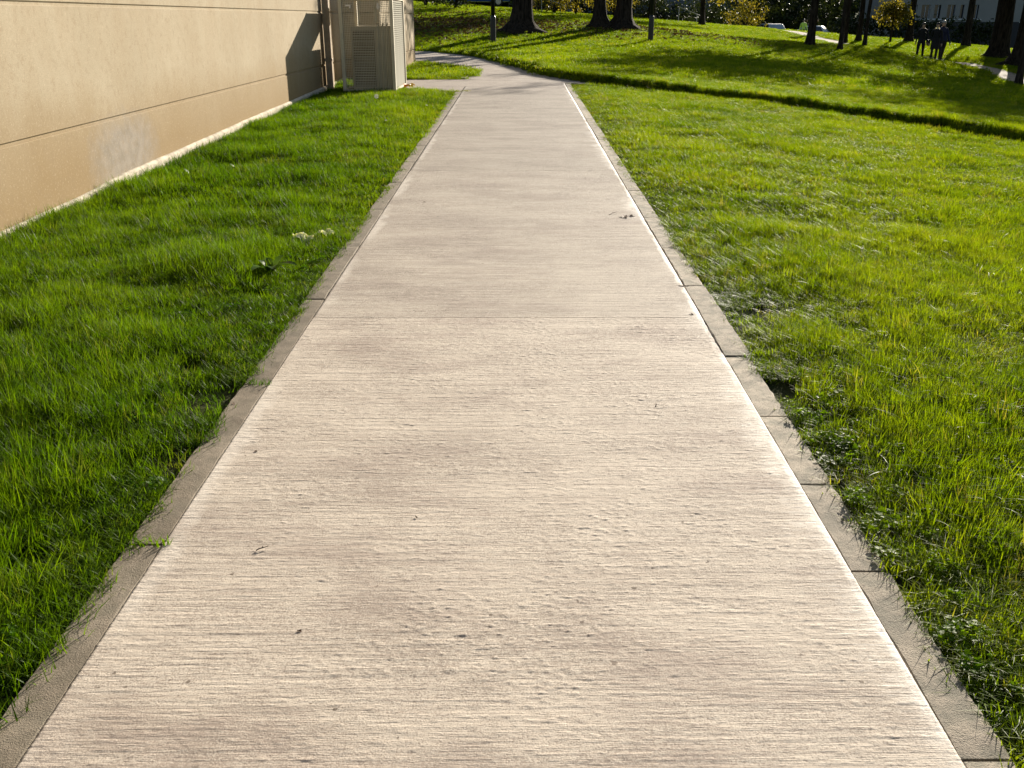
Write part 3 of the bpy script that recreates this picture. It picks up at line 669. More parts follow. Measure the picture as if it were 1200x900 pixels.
tag(hv.build('undergrowth', M['leaf_green']), 'dark undergrowth along the far side of the lawn', 'undergrowth', kind='stuff')

# ------------------------------------------------------------------ far buildings
def far_building(x0, x1, y, zb, h, wins, label, mat, depth=9, base_h=1.6, win=(1.0, 1.5), band=None, door=None):
    t = empty('building', ((x0+x1)/2, y, zb), label=label, cat='building'); ox = (x0+x1)/2
    rows = sorted({w[1] for w in wins}); w_, h_ = win
    # wall with real openings
    xs_ = sorted({x0-ox, x1-ox} | {w[0]-ox-w_/2 for w in wins} | {w[0]-ox+w_/2 for w in wins}); zs_ = sorted({0, h} | {r for r in rows} | {r+h_ for r in rows})
    wl_ = MB(); open_ = {(round(w[0]-ox-w_/2, 3), round(w[1], 3)) for w in wins}
    for i in range(len(xs_)-1):
        for j in range(len(zs_)-1):
            if (round(xs_[i], 3), round(zs_[j], 3)) in open_: continue
            wl_.add([(xs_[i], 0, zs_[j]), (xs_[i+1], 0, zs_[j]), (xs_[i+1], 0, zs_[j+1]), (xs_[i], 0, zs_[j+1])], [(0, 1, 2, 3)])
    for w in wins:
        a, b, c, d = w[0]-ox-w_/2, w[0]-ox+w_/2, w[1], w[1]+h_
        wl_.add([(a, 0, c), (b, 0, c), (b, 0, d), (a, 0, d), (a, .25, c), (b, .25, c), (b, .25, d), (a, .25, d)], [(0, 4, 5, 1), (1, 5, 6, 2), (2, 6, 7, 3), (3, 7, 4, 0)])
    wl_.add([(x0-ox, 0, 0), (x0-ox, depth, 0), (x0-ox, depth, h), (x0-ox, 0, h), (x1-ox, 0, 0), (x1-ox, depth, 0), (x1-ox, depth, h), (x1-ox, 0, h)], [(0, 3, 2, 1), (4, 5, 6, 7), (1, 2, 6, 5)])
    wl_.build('wall', mat, t)
    if base_h: MB().box(x0-ox-.05, x1-ox+.05, -.08, -.003, -.6, base_h).build('base_course', M['basewall'], t)
    for z in (band or []): MB().box(x0-ox-.1, x1-ox+.1, -.18, -.004, z, z+.22).build('cornice', M['trim'], t)
    MB().box(x0-ox-.4, x1-ox+.4, -.4, depth+.4, h+.003, h+.4).build('roof', M['facade2'], t)
    for k, wn_ in enumerate(wins):
        a, c = wn_[0]-ox, wn_[1]
        f = MB().box(a-w_/2, a+w_/2, .16, .22, c, c+.07).box(a-w_/2, a+w_/2, .16, .22, c+h_-.07, c+h_).box(a-w_/2, a-w_/2+.07, .16, .22, c+.07, c+h_-.07).box(a+w_/2-.07, a+w_/2, .16, .22, c+.07, c+h_-.07).box(a-.03, a+.03, .16, .22, c+.07, c+h_-.07).build('window', M['frame'], t)
        MB().box(a-w_/2+.071, a+w_/2-.071, .19, .20, c+.071, c+h_-.071).build('pane', M['glass'], f)
        MB().box(a-w_/2-.06, a+w_/2+.06, -.09, -.002, c-.08, c-.002).build('sill', M['trim'], f)
    if door:
        d = MB().box(door-ox-.6, door-ox+.6, -.12, -.085, 0, 2.3).build('door', M['doorwood'], t)
        MB().box(door-ox+.42, door-ox+.5, -.17, -.121, 1.0, 1.1).build('handle', M['alloy'], d)
    return t
zb = -1.15
far_building(36, 62, 94, zb, 8.0, [(37.9+1.22*i, 2.55) for i in range(6)]+[(46.6+2.0*i, 2.3) for i in range(7)]+[(37.9+2.2*i, 5.6) for i in range(11)], 'pale building with a row of dark windows above a dark base behind the walkers', M['facade'], win=(.82, 1.5), band=[4.55], base_h=2.3, door=54.5)
far_building(6, 24, 104, 1.4, 8.0, [(8.2+1.9*i, 1.9) for i in range(8)]+[(8.2+1.9*i, 5.0) for i in range(8)], 'grey blue building with tall windows behind the twin trunks', M['facade2'], win=(1.1, 1.7), base_h=.6, band=[4.2])

# ------------------------------------------------------------------ parked cars
def car(x, y, rz, paint, label):
    t = empty('parked_car', (x, y, Tz(x, y)), rz, label, 'car', 'cars parked behind the lawn')
    prof = [(-2.05, .32), (-2.08, .62), (-1.98, .86), (-1.70, .92), (1.00, .94), (1.95, .80), (2.08, .60), (2.05, .30)]
    arch = []
    b = MB(); ws = [.80, .86, .86, .84, .84, .80, .78, .80]
    n = len(prof); vs = [(-w, p[0], p[1]) for p, w in zip(prof, ws)]+[(w, p[0], p[1]) for p, w in zip(prof, ws)]
    b.add(vs, [tuple(range(n)), tuple(range(2*n-1, n-1, -1))]+[(i, n+i, n+(i+1) % n, (i+1) % n) for i in range(n)])
    b.build('body', M[paint], t, bevel=.05, seg=2, smooth=True)
    roof = [(-1.85, .90, .80), (-1.35, 1.42, .62), (-.9, 1.47, .62), (.15, 1.45, .62), (1.05, .93, .78)]
    c = MB(); m = len(roof); vs = [(-w, a, z) for a, z, w in roof]+[(w, a, z) for a, z, w in roof]
    c.add(vs, [tuple(range(m)), tuple(range(2*m-1, m-1, -1))]+[(i, m+i, m+(i+1) % m, (i+1) % m) for i in range(m)])
    c.build('cabin', M[paint], t, bevel=.03, seg=2, smooth=True)
    def quad(name, pts, off): 
        q = [Vector(p) for p in pts]; nn = (q[1]-q[0]).cross(q[2]-q[0]).normalized()*off
        MB().add([p+nn for p in q]+[p+nn*1.6 for p in q], [(0, 1, 2, 3), (7, 6, 5, 4), (0, 4, 5, 1), (1, 5, 6, 2), (2, 6, 7, 3), (3, 7, 4, 0)]).build(name, M['glass'], t)
    quad('windscreen', [(-.66, .95, .99), (.66, .95, .99), (.56, .24, 1.40), (-.56, .24, 1.40)], .012)
    quad('rear_window', [(.68, -1.78, .97), (-.68, -1.78, .97), (-.56, -1.42, 1.36), (.56, -1.42, 1.36)], .012)
    for s in (-1, 1):
        f = [(.765*s, .85, .99), (.765*s, -.35, .99), (.63*s, -.35, 1.38), (.63*s, .12, 1.38)]; r_ = [(.77*s, -.42, .99), (.775*s, -1.55, .99), (.635*s, -1.25, 1.37), (.63*s, -.42, 1.38)]
        for nm, q in (('side_window', f), ('side_window', r_)): quad(nm, q if s < 0 else q[::-1], .012)
        for yy in (-1.28, 1.28):
            wl2 = empty('wheel', (.72*s, yy, .31)); wl2.parent = t
            MB().tube([(-.10*s, 0, 0), (-.08*s, 0, 0), (.08*s, 0, 0), (.11*s, 0, 0)], [.26, .31, .31, .27], 20).build('tyre', M['rubber'], wl2)
            MB().tube([(.105*s, 0, 0), (.125*s, 0, 0)], [.19, .17], 12).build('rim', M['alloy'], wl2)
        MB().box(.48*s-.16, .48*s+.16, 2.02, 2.09, .60, .72).build('headlight', M['headlamp'], t, bevel=.02)
        MB().box(.64*s-.12, .64*s+.12, -2.085, -2.02, .66, .84).build('taillight', M['taillamp'], t, bevel=.02)
        MB().box(.93*s-.09, .93*s+.09, .72, .82, .95, 1.07).build('mirror', M[paint], t, bevel=.02)
    MB().box(-.26, .26, -2.10, -2.085, .50, .61).build('number_plate', M['trim'], t)
car(-2.3, 66, R(100), 'car_blue', 'blue parked car at the top of the grass bank behind the lamp post')
car(22.6, 87, R(12), 'car_silver', 'silver car parked behind the lawn crest, left of the white car')
car(26.3, 88, R(62), 'car_white', 'white car parked behind the lawn crest left of the young trees')

# ------------------------------------------------------------------ stair handrail on the far bank
def handrail(x, y, rz, label):
    t = empty('handrail', (x, y, Tz(x, y)), rz, label, 'handrail', 'handrails on the far bank')
    MB().tube([(0, 0, .95), (1.3, 0, .45), (1.42, 0, .40), (1.45, 0, .30)], [.025]*4, 8).build('rail', M['alloy'], t, smooth=True)
    for a, z in ((.05, .93), (1.2, .49)): MB().tube([(a, 0, -.3), (a, 0, z)], [.02, .02], 8).build('post', M['alloy'], t)
handrail(1.75, 60.5, 0, 'pale sloping handrail right of the broad trunk'); handrail(10.2, 61, R(5), 'pale sloping handrail left of the small yellow tree')

# ------------------------------------------------------------------ people
def person(x, y, rz, joints, edges, mats, hair, label, z_lo, z_hi, sc=1.0, extra=None, hands=True):
    """joints: name -> (x, y, z, radius); one skinned surface; faces are dressed by height"""
    t = empty('person', (x, y, Tz(x, y)+.01), rz, label, 'person')
    names = list(joints); me = bpy.data.meshes.new('body')
    me.from_pydata([Vector(joints[k][:3])*sc for k in names], [(names.index(a), names.index(b)) for a, b in edges], [])
    o = bpy.data.objects.new('body', me); COL.objects.link(o)
    md = o.modifiers.new('skin', 'SKIN'); md.use_smooth_shade = True
    for i, k in enumerate(names):
        rr = joints[k][3]; rr = rr if isinstance(rr, tuple) else (rr, rr)
        me.skin_vertices[0].data[i].radius = (rr[0]*sc, rr[1]*sc); me.skin_vertices[0].data[i].use_root = (k == 'pelvis')
    o.modifiers.new('sub', 'SUBSURF').levels = 2
    dg = bpy.context.evaluated_depsgraph_get(); dg.update()
    m2 = bpy.data.meshes.new_from_object(o.evaluated_get(dg)); bpy.data.objects.remove(o)
    m2.name = 'body'
    for m in mats: m2.materials.append(m)                # 0 skin, 1 top, 2 trousers, 3 shoes
    for p in m2.polygons:
        c = p.center/sc; hz = max(abs(c.x), 0)
        p.material_index = 3 if c.z < .10 else 2 if c.z < z_lo and hz < .19 else 1 if c.z < z_hi else 0
        if c.z < joints['handL'][2]+.03 and hz > .19 and c.z > .3: p.material_index = 0
        p.use_smooth = True
    b = bpy.data.objects.new('body', m2); COL.objects.link(b); b.parent = t
    hd = Vector(joints['head'][:3])*sc; hb = MB(); vs = []; fs = []; n = 14
    for i in range(7):
        th = math.pi*.62*i/6
        for k in range(n):
            a = 2*math.pi*k/n; back = max(0, -math.sin(a))
            tt = th*(1+.25*back) if math.sin(a) < .3 else th*.72
            vs.append((hd.x+.098*sc*math.sin(tt)*math.cos(a), hd.y-.012+.112*sc*math.sin(tt)*math.sin(a), hd.z+.012+.118*sc*math.cos(tt)))
    for i in range(6):
        for k in range(n): fs.append((i*n+k, (i+1)*n+k, (i+1)*n+(k+1) % n, i*n+(k+1) % n))
    hb.add(vs, fs).build('hair', hair, t, smooth=True)
    if extra: extra(t, sc)
    return t
def pose(stride=.22, arm=.18, lean=0.0, bend=0.0, sway=0.0):
    J = {'pelvis': (0, 0, .96, (.145, .11)), 'waist': (0, lean*.25, 1.10, (.135, .10)), 'chest': (sway*.5, lean*.6, 1.30, (.165, .115)), 'collar': (sway, lean*.85, 1.45, (.12, .085)), 'neck': (sway, lean, 1.53, .055),
         'jaw': (sway, lean*1.1+.03, 1.585, (.062, .072)), 'head': (sway, lean*1.15+.015, 1.67, (.085, .10)), 'crown': (sway, lean*1.15, 1.745, (.06, .07))}
    for s, n in ((1, 'R'), (-1, 'L')):
        st = stride*s
        J['hip'+n] = (.095*s, 0, .90, .105); J['thigh'+n] = (.105*s, st*.45+.02, .70, .088); J['knee'+n] = (.10*s, st*.75+.04, .50, .062); J['calf'+n] = (.10*s, st*.85-.015, .34, .06)
        J['ankle'+n] = (.10*s, st*1.05-.03, .095, .042); J['toe'+n] = (.115*s, st*1.05+.14, .045, (.045, .035))
        J['shoulder'+n] = (.19*s+sway, lean*.8, 1.42, .068); J['elbow'+n] = (.255*s+sway, lean*.7-arm*s*.5-.02, 1.13, .048); J['wrist'+n] = (.265*s+sway*.6, lean*.7-arm*s*1.1+.07, .90, .032)
        J['hand'+n] = (.262*s+sway*.6, lean*.7-arm*s*1.2+.10, .83, (.022, .042))
        for q, (dx, dy, dz, r) in enumerate(((0, .030, -.085, .010), (.004, .010, -.10, .010), (.004, -.010, -.095, .010), (0, -.028, -.075, .009), (-.02*s, .055, -.035, .011))):
            h = J['hand'+n]; J['finger%d%s' % (q, n)] = (h[0]-dx, h[1]+dy, h[2]+dz, r)
    E = [('pelvis', 'waist'), ('waist', 'chest'), ('chest', 'collar'), ('collar', 'neck'), ('neck', 'jaw'), ('jaw', 'head'), ('head', 'crown')]
    for n in 'RL':
        E += [('pelvis', 'hip'+n), ('hip'+n, 'thigh'+n), ('thigh'+n, 'knee'+n), ('knee'+n, 'calf'+n), ('calf'+n, 'ankle'+n), ('ankle'+n, 'toe'+n), ('collar', 'shoulder'+n), ('shoulder'+n, 'elbow'+n), ('elbow'+n, 'wrist'+n), ('wrist'+n, 'hand'+n)]
        E += [('hand'+n, 'finger%d%s' % (q, n)) for q in range(5)]
    return J, E
def coat(t, sc):
    MB().tube([(0, 0, .62*sc), (0, 0, .8*sc), (0, .0, 1.0*sc), (0, .0, 1.12*sc)], [.20*sc, .195*sc, .185*sc, .16*sc], 16, cap=False).build('coat_skirt', M['cloth_black'], t, smooth=True)
def collar(t, sc):
    MB().tube([(0, 0, 1.47*sc), (0, .01, 1.52*sc), (0, .01, 1.56*sc)], [.095*sc, .085*sc, .09*sc], 14, cap=False).build('scarf', M['tissue'], t, smooth=True)
def shoulder_bag(t, sc):
    b = MB().box(-.40*sc, -.28*sc, -.16*sc, .18*sc, .72*sc, 1.0*sc).build('bag', M['bag'], t, bevel=.02)
    MB().tube([(-.34*sc, -.10*sc, .99*sc), (-.22*sc, -.04, 1.46*sc), (-.34*sc, .12*sc, .99*sc)], [.012]*3, 6).build('strap', M['bag'], b)
J, E = pose(.20, .12, .0)
person(19.5, 46.8, R(150), J, E, [M['skin'], M['cloth_black'], M['cloth_black'], M['rubber']], M['hair'], 'leftmost of three walkers on the gravel path, in black with a bag', .98, 1.52, .96, shoulder_bag)
J, E = pose(.10, .08, .02)
def both(t, sc): coat(t, sc); collar(t, sc)
person(19.78, 45.9, R(160), J, E, [M['skin'], M['cloth_black'], M['cloth_dark'], M['rubber']], M['hair'], 'middle walker in a long black coat with a pale scarf', .98, 1.50, .99, both)
J, E = pose(.26, .22, .12, sway=.10)
person(20.25, 46.2, R(170), J, E, [M['skin'], M['cloth_navy'], M['cloth_dark'], M['rubber']], M['hair2'], 'rightmost walker leaning forward in a dark blue jacket', .94, 1.52, 1.04)
J, E = pose(.18, .15, .0)
person(18.3, 60.5, R(200), J, E, [M['skin'], M['cloth_dark'], M['cloth_black'], M['rubber']], M['hair'], 'lone dark figure far off at the end of the gravel path', .98, 1.52, 1.0)
person(23.6, 80, R(180), J, E, [M['skin'], M['hivis'], M['cloth_dark'], M['rubber']], M['hair'], 'far off figure in a yellow green top beside the parked cars', .98, 1.52, 1.0)

# ------------------------------------------------------------------ grass: clumps scattered on points
def blade(mb, p, a, h, w, lean, segs, fold=0.0, mi=0):
    ca, sa = math.cos(a), math.sin(a); vs = []; fs = []
    for i in range(segs+1):
        t = i/segs; up = h*(t-.22*lean*t*t); out = h*lean*t**1.9*.85; hw = w*.5*(1-t**1.7)**.8 if t < 1 else 0
        c = (p[0]+ca*out, p[1]+sa*out, p[2]+up)
        if i == segs: vs.append(c)
        else: vs += [(c[0]-sa*hw, c[1]+ca*hw, c[2]), (c[0]+sa*hw, c[1]-ca*hw, c[2])]
    for i in range(segs-1): q = 2*i; fs.append((q, q+1, q+3, q+2))
    q = 2*(segs-1); fs.append((q, q+1, q+2)); mb.add(vs, fs, mi)
def clump(seed, n, rad, h, w, segs, spread=.7):
    rng = random.Random(seed); mb = MB()
    for _ in range(n):
        rr = rad*math.sqrt(rng.random()); b = rng.uniform(0, 6.28)
        blade(mb, (rr*math.cos(b), rr*math.sin(b), -.006), rng.uniform(0, 6.28), h*rng.uniform(.45, 1.15), w*rng.uniform(.7, 1.3), spread*rng.uniform(.15, 1.35), segs)
    return mb
def clover(seed, n=22, rad=.07):
    rng = random.Random(seed); mb = MB()
    for _ in range(n):
        rr = rad*math.sqrt(rng.random()); b = rng.uniform(0, 6.28); c = Vector((rr*math.cos(b), rr*math.sin(b), rng.uniform(.018, .05)))
        s = rng.uniform(.007, .013); q = Matrix.Rotation(rng.uniform(0, 6.28), 3, 'Z') @ Matrix.Rotation(rng.uniform(-.5, .5), 3, 'X')
        for k in range(3):
            m = q @ Matrix.Rotation(k*2.094, 3, 'Z')
            mb.add([c+m @ Vector(v)*s for v in ((0, 0, 0), (.75, .5, .15), (.6, 1.3, .25), (0, 1.15, .1), (-.6, 1.3, .25), (-.75, .5, .15))], [(0, 1, 2, 3), (0, 3, 4, 5)])
        mb.add([c+Vector((-.0008, 0, 0)), c+Vector((.0008, 0, 0)), (c.x, c.y, 0)], [(0, 1, 2)])
    return mb
def leafbit(seed):
    rng = random.Random(seed); mb = MB(); pts = []
    for k in range(8):
        a = k/8*6.283; r = (1 if k % 2 else .62)*rng.uniform(.8, 1.1); pts.append((math.cos(a)*r*.75, math.sin(a)*r, rng.uniform(-.05, .22)))
    mb.add([(0, 0, 0)]+pts, [(0, 1+k, 1+(k+1) % 8) for k in range(8)]); return mb

KINDS = []
def kind(mb, mat, name):
    me = mb.mesh(name); me.materials.append(M[mat]); o = bpy.data.objects.new(name, me); KINDS.append(o); return len(KINDS)-1
near_k = [kind(clump(100+i, 34, .050, .085, .0033, 4, .85), 'grass', 'grass_tuft') for i in range(6)]
tall_k = [kind(clump(120+i, 22, .040, .125, .0038, 5, 1.0), 'grass', 'grass_tuft_tall') for i in range(4)]
mid_k = [kind(clump(140+i, 56, .10, .085, .0055, 3, .8), 'grass_far', 'grass_tuft_mid') for i in range(4)]
far_k = [kind(clump(160+i, 70, .26, .085, .013, 2, .8), 'grass_far', 'grass_tuft_far') for i in range(4)]
clov_k = [kind(clover(180+i), 'clover', 'clover_tuft') for i in range(3)]
leaf_k = [kind(leafbit(190+i), 'leaf_brown', 'litter_leaf') for i in range(4)]

def scatter_object(name, pts, rot, scl, kid, label, cat):
    me = bpy.data.meshes.new(name); me.vertices.add(len(pts)); me.vertices.foreach_set('co', np.asarray(pts, np.float32).ravel())
    a = me.attributes.new('rot', 'FLOAT_VECTOR', 'POINT'); a.data.foreach_set('vector', np.asarray(rot, np.float32).ravel())
    a = me.attributes.new('scl', 'FLOAT_VECTOR', 'POINT'); a.data.foreach_set('vector', np.asarray(scl, np.float32).ravel())
    a = me.attributes.new('kid', 'INT', 'POINT'); a.data.foreach_set('value', np.asarray(kid, np.int32))
    o = bpy.data.objects.new(name, me); COL.objects.link(o); tag(o, label, cat, kind='stuff')
    ng = bpy.data.node_groups.new(name+'_scatter', 'GeometryNodeTree')
    ng.interface.new_socket('Geometry', in_out='INPUT', socket_type='NodeSocketGeometry'); ng.interface.new_socket('Geometry', in_out='OUTPUT', socket_type='NodeSocketGeometry')
    N = ng.nodes; L = ng.links; gi = N.new('NodeGroupInput'); go = N.new('NodeGroupOutput'); jn = N.new('GeometryNodeJoinGeometry')
    def attr(nm, ty): d = N.new('GeometryNodeInputNamedAttribute'); d.data_type = ty; d.inputs['Name'].default_value = nm; return d.outputs[0]
    ra, sa, ka = attr('rot', 'FLOAT_VECTOR'), attr('scl', 'FLOAT_VECTOR'), attr('kid', 'INT')
    e2r = N.new('FunctionNodeEulerToRotation'); L.new(ra, e2r.inputs[0])
    for k in sorted(set(int(q) for q in kid)):
        oi = N.new('GeometryNodeObjectInfo'); oi.inputs['Object'].default_value = KINDS[k]; oi.inputs['As Instance'].default_value = True
        cp = N.new('FunctionNodeCompare'); cp.data_type = 'INT'; cp.operation = 'EQUAL'; L.new(ka, cp.inputs[2]); cp.inputs[3].default_value = k
        ip = N.new('GeometryNodeInstanceOnPoints'); L.new(gi.outputs[0], ip.inputs['Points']); L.new(cp.outputs[0], ip.inputs['Selection']); L.new(oi.outputs['Geometry'], ip.inputs['Instance'])
        L.new(e2r.outputs[0], ip.inputs['Rotation']); L.new(sa, ip.inputs['Scale']); L.new(ip.outputs[0], jn.inputs[0])
    L.new(jn.outputs[0], go.inputs[0]); md = o.modifiers.new('scatter', 'NODES'); md.node_group = ng
    return o

def ground_z(x, y):
    dp = np.abs(x-pcx(y)); h = (vnoise(x, y, .9)-.5)*.05+(vnoise(x, y, 2.3)-.5)*.03
    return T(x, y)-.012+BANK(x, y)+h*np.clip((dp-1.4)/1.5, 0, 1)
def allowed(x, y, m=0.0):
    ok = ~inpoly(x, y, JUNCTION) & ~inpoly(x, y, GRAVEL)
    ok &= ~((np.abs(x-pcx(y)) < PW+KW+m) & (y < 20.2) & ~((x < 0) & (y > 18.15)))
    ok &= ~((x < -3.44) & (y < 28)) & ~((x < -2.69) & (y > 20.4) & (y < 27.7)) & ~((x > CX0-.02) & (x < CX1+.02) & (y > CY0+.05) & (y < CY1))
    return ok
def inview(x, y, pad=1.8):
    return (np.abs(x) < 0.62*(y+1.2)+pad)
def sample(x0, x1, y0, y1, dens):
    n = int((x1-x0)*(y1-y0)*dens); x = RNG.uniform(x0, x1, n); y = RNG.uniform(y0, y1, n); k = inview(x, y); return x[k], y[k]
PT, RO, SL, KD = [], [], [], []
def put(x, y, s, sz, kinds, tilt=.12):
    n = len(x)
    if n == 0: return
    PT.append(np.stack([x, y, ground_z(x, y)], -1)); RO.append(np.stack([RNG.normal(0, tilt, n), RNG.normal(0, tilt, n), RNG.uniform(0, 6.28, n)], -1))
    SL.append(np.stack([s, s, sz], -1)); KD.append(RNG.choice(kinds, n))
def height_field(x, y):
    edge = np.clip((np.abs(x-pcx(y))-(PW+KW))/.45, 0, 1)
    tuft = vnoise(x, y, 1.3)*.55+vnoise(x, y, 3.4)*.45
    hl = np.where(x < 0, 1.3, .9)
    return hl*(.42+.58*edge)*(.46+1.45*np.clip(tuft-.1, 0, 1)**1.25)
# nearest grass
for (x0, x1) in ((-3.5, -1.0), (1.0, 6.2)):
    x, y = sample(x0, x1, .5, 7.0, 780); k = allowed(x, y, -.022 if x0 < 0 else .0); x, y = x[k], y[k]
    hf = height_field(x, y); bare = (vnoise(x, y, 4.5) < .26) & (np.abs(x-pcx(y)) < 1.5) & (RNG.random(len(x)) < .75)
    x, y, hf = x[~bare], y[~bare], hf[~bare]
    s = RNG.uniform(.8, 1.2, len(x)); put(x, y, s, hf*RNG.uniform(.8, 1.2, len(x)), near_k)
    x, y = sample(x0, x1, .9, 8.0, 90); k = allowed(x, y, .12) & (vnoise(x, y, 1.3)*.5+vnoise(x, y, 3.4)*.5 > .45); x, y = x[k], y[k]
    put(x, y, RNG.uniform(.8, 1.25, len(x)), height_field(x, y)*RNG.uniform(.8, 1.25, len(x)), tall_k, .2)
# long grass left standing against the wall
x = -3.46+np.abs(RNG.normal(0, .13, 1500)); y = RNG.uniform(4.5, 17.5, 1500); k = RNG.random(1500) < np.where(y < 8.3, 1, .35+.3*(vnoise(x, y, .8) > .55)); x, y = x[k], y[k]
put(x, y, RNG.uniform(.8, 1.2, len(x)), np.where(y < 8.3, 1.15, .85)*RNG.uniform(.7, 1.25, len(x)), tall_k, .15)
# clover by the right kerb
x, y = sample(1.1, 3.2, 1.3, 4.2, 110); k = allowed(x, y, .01) & (vnoise(x, y, 1.6) > .48+.22*(x-1.1)) ; x, y = x[k], y[k]
put(x, y, RNG.uniform(.45, .75, len(x)), RNG.uniform(.6, 1.1, len(x)), clov_k)
x, y = sample(-3.4, -1.1, 1.3, 7, 20); k = allowed(x, y, .03); x, y = x[k], y[k]
put(x, y, RNG.uniform(.5, .8, len(x)), RNG.uniform(.8, 1.2, len(x)), clov_k)
# middle distance
for (x0, x1) in ((-3.5, -.8), (1.0, 12.5)):
    x, y = sample(x0, x1, 7.0, 22, 230); k = allowed(x, y, .02); x, y = x[k], y[k]
    put(x, y, RNG.uniform(.8, 1.2, len(x)), height_field(x, y)*RNG.uniform(.8, 1.2, len(x)), mid_k)
# ragged lip along the far side of the cross path
fe = np.array(FAR_EDGE); 
for a, b in zip(fe[:-1], fe[1:]):
    L_ = np.hypot(*(b-a))
    if a[0] < -3 or a[0] > 14: continue
    n = int(L_*34); t = RNG.random(n); d = (b-a)/L_; nr = np.array([-d[1], d[0]]); o = np.abs(RNG.normal(.02, .09, n))
    px_, py_ = a[0]+(b[0]-a[0])*t+nr[0]*o, a[1]+(b[1]-a[1])*t+nr[1]*o
    put(px_, py_, RNG.uniform(.9, 1.3, n), RNG.uniform(1.1, 2.0, n), mid_k)
ne = np.array(NEAR_R)
for a, b in zip(ne[:-1], ne[1:]):
    L_ = np.hypot(*(b-a))
    if a[0] < 1.5 or a[0] > 14: continue
    n = int(L_*26); t = RNG.random(n); d = (b-a)/L_; nr = np.array([d[1], -d[0]]); o = np.abs(RNG.normal(.0, .08, n))
    put(a[0]+(b[0]-a[0])*t+nr[0]*o, a[1]+(b[1]-a[1])*t+nr[1]*o, RNG.uniform(.9, 1.3, n), RNG.uniform(.9, 1.5, n), mid_k)
# far lawns
x, y = sample(-8, 32, 18, 70, 62); k = allowed(x, y, .05) & ~((x < 12.5) & (y < 22)); x, y = x[k], y[k]
litter = np.exp(-(((x-0)/5)**2+((y-42.5)/4)**2))+np.exp(-(((x-6)/4.5)**2+((y-42.5)/2.5)**2))+np.exp(-(((x+4)/4)**2+((y-45)/7)**2))
k = RNG.random(len(x)) > litter*.55; x, y, litter = x[k], y[k], litter[k]
put(x, y, RNG.uniform(.8, 1.3, len(x)), (.55+.7*vnoise(x, y, .8))*RNG.uniform(.8, 1.2, len(x))*(1-.4*np.clip(litter, 0, 1)), far_k)
scatter_object('grass', np.concatenate(PT), np.concatenate(RO), np.concatenate(SL), np.concatenate(KD), 'lush sunlit grass of the lawns on both sides of the path', 'grass')
# fallen leaves under the big trees
x, y = sample(-9, 13, 34, 58, 42)
d = np.exp(-(((x-0)/5)**2+((y-42.5)/4)**2))+np.exp(-(((x-6)/4.5)**2+((y-42.5)/2.2)**2))+np.exp(-(((x+4)/4)**2+((y-45)/7)**2))
k = (RNG.random(len(x)) < d*(.3+.9*vnoise(x, y, .6))) & allowed(x, y); x, y = x[k], y[k]; n = len(x)
s = RNG.uniform(.05, .11, n)
scatter_object('leaf_litter', np.stack([x, y, T(x, y)+RNG.uniform(.03, .085, n)], -1), np.stack([RNG.normal(0, .4, n), RNG.normal(0, .4, n), RNG.uniform(0, 6.28, n)], -1), np.stack([s, s, s], -1), RNG.choice(leaf_k, n), 'brown fallen leaves strewn over the grass under the big trees', 'leaves')

# ------------------------------------------------------------------ small things
def gz(x, y): return float(ground_z(np.array([x]), np.array([y]))[0])
def crumple(name, x, y, z, s, mat, label, cat, seed, flat=.5, rz=0, group=None):
    rng = random.Random(seed); vs = []; fs = []; n, m = 9, 7
    for i in range(n):
        for j in range(m):
            u, v = i/(n-1)-.5, j/(m-1)-.5
            vs.append((u*s*1.6+rng.uniform(-.06, .06)*s, v*s+rng.uniform(-.06, .06)*s, (.25+.5*math.sin(u*9+v*4+seed)*math.cos(v*7)+rng.uniform(-.2, .2)-1.2*v*v)*s*flat))
    for i in range(n-1):
        for j in range(m-1): q = i*m+j; fs.append((q, q+m, q+m+1, q+1))
    b = len(vs); vs += [(p[0]*.97, p[1]*.97, p[2]-.004) for p in vs]
    fs += [tuple(b+k for k in f[::-1]) for f in fs]
    o = MB().add(vs, fs).build(name, mat, None, (x, y, z), (rng.uniform(-.2, .2), rng.uniform(-.2, .2), rz)); return tag(o, label, cat, group)
crumple('paper_tissue', -1.42, 6.20, gz(-1.42, 6.2)+.05, .085, M['tissue'], 'crumpled white tissue in the left grass, farther from the path', 'tissue', 3, .45, .3)
crumple('paper_tissue', -1.28, 6.32, gz(-1.28, 6.3)+.05, .075, M['tissue'], 'crumpled white tissue in the left grass, closer to the path', 'tissue', 6, .5, 1.1)
crumple('food_wrapper', -2.16, 19.0, gz(-2.1, 18.0)+.06, .16, M['wrapper'], 'orange crumpled wrapper on the side path beside the cage', 'litter', 9, .5, .5)
crumple('food_wrapper', -1.98, 19.0, gz(-2.0, 18.0)+.06, .10, M['wrapper2'], 'small yellow wrapper next to the orange one by the cage', 'litter', 12, .6, 1.2)
# broad leaved weed
def weed(x, y, s, n, label, seed, group='broad leaved weeds in the left grass'):
    rng = random.Random(seed); t = empty('weed', (x, y, gz(x, y)), 0, label, 'plant', group)
    for k in range(n):
        a = k*2.4+rng.uniform(-.3, .3); L = s*rng.uniform(.7, 1.15); w = L*.34; lean = rng.uniform(.35, 1.0); mb = MB(); vs = []; fs = []; m = 8
        for i in range(m+1):
            q = i/m; ww = w*math.sin(math.pi*min(1, q*.92+.06))**.7*(1+.12*math.sin(q*22)); out = L*q*lean; up = .02+L*(q*.85-.62*q*q*lean)
            for sgn in (-1, 0, 1):
                vs.append((math.cos(a)*out-math.sin(a)*ww*.5*sgn, math.sin(a)*out+math.cos(a)*ww*.5*sgn, up+(.18*ww if sgn else 0)))
        for i in range(m):
            for j in range(2): q = i*3+j; fs.append((q, q+1, q+4, q+3))
        mb.add(vs, fs).build('leaf', M['dock'], t, smooth=True)
    return t
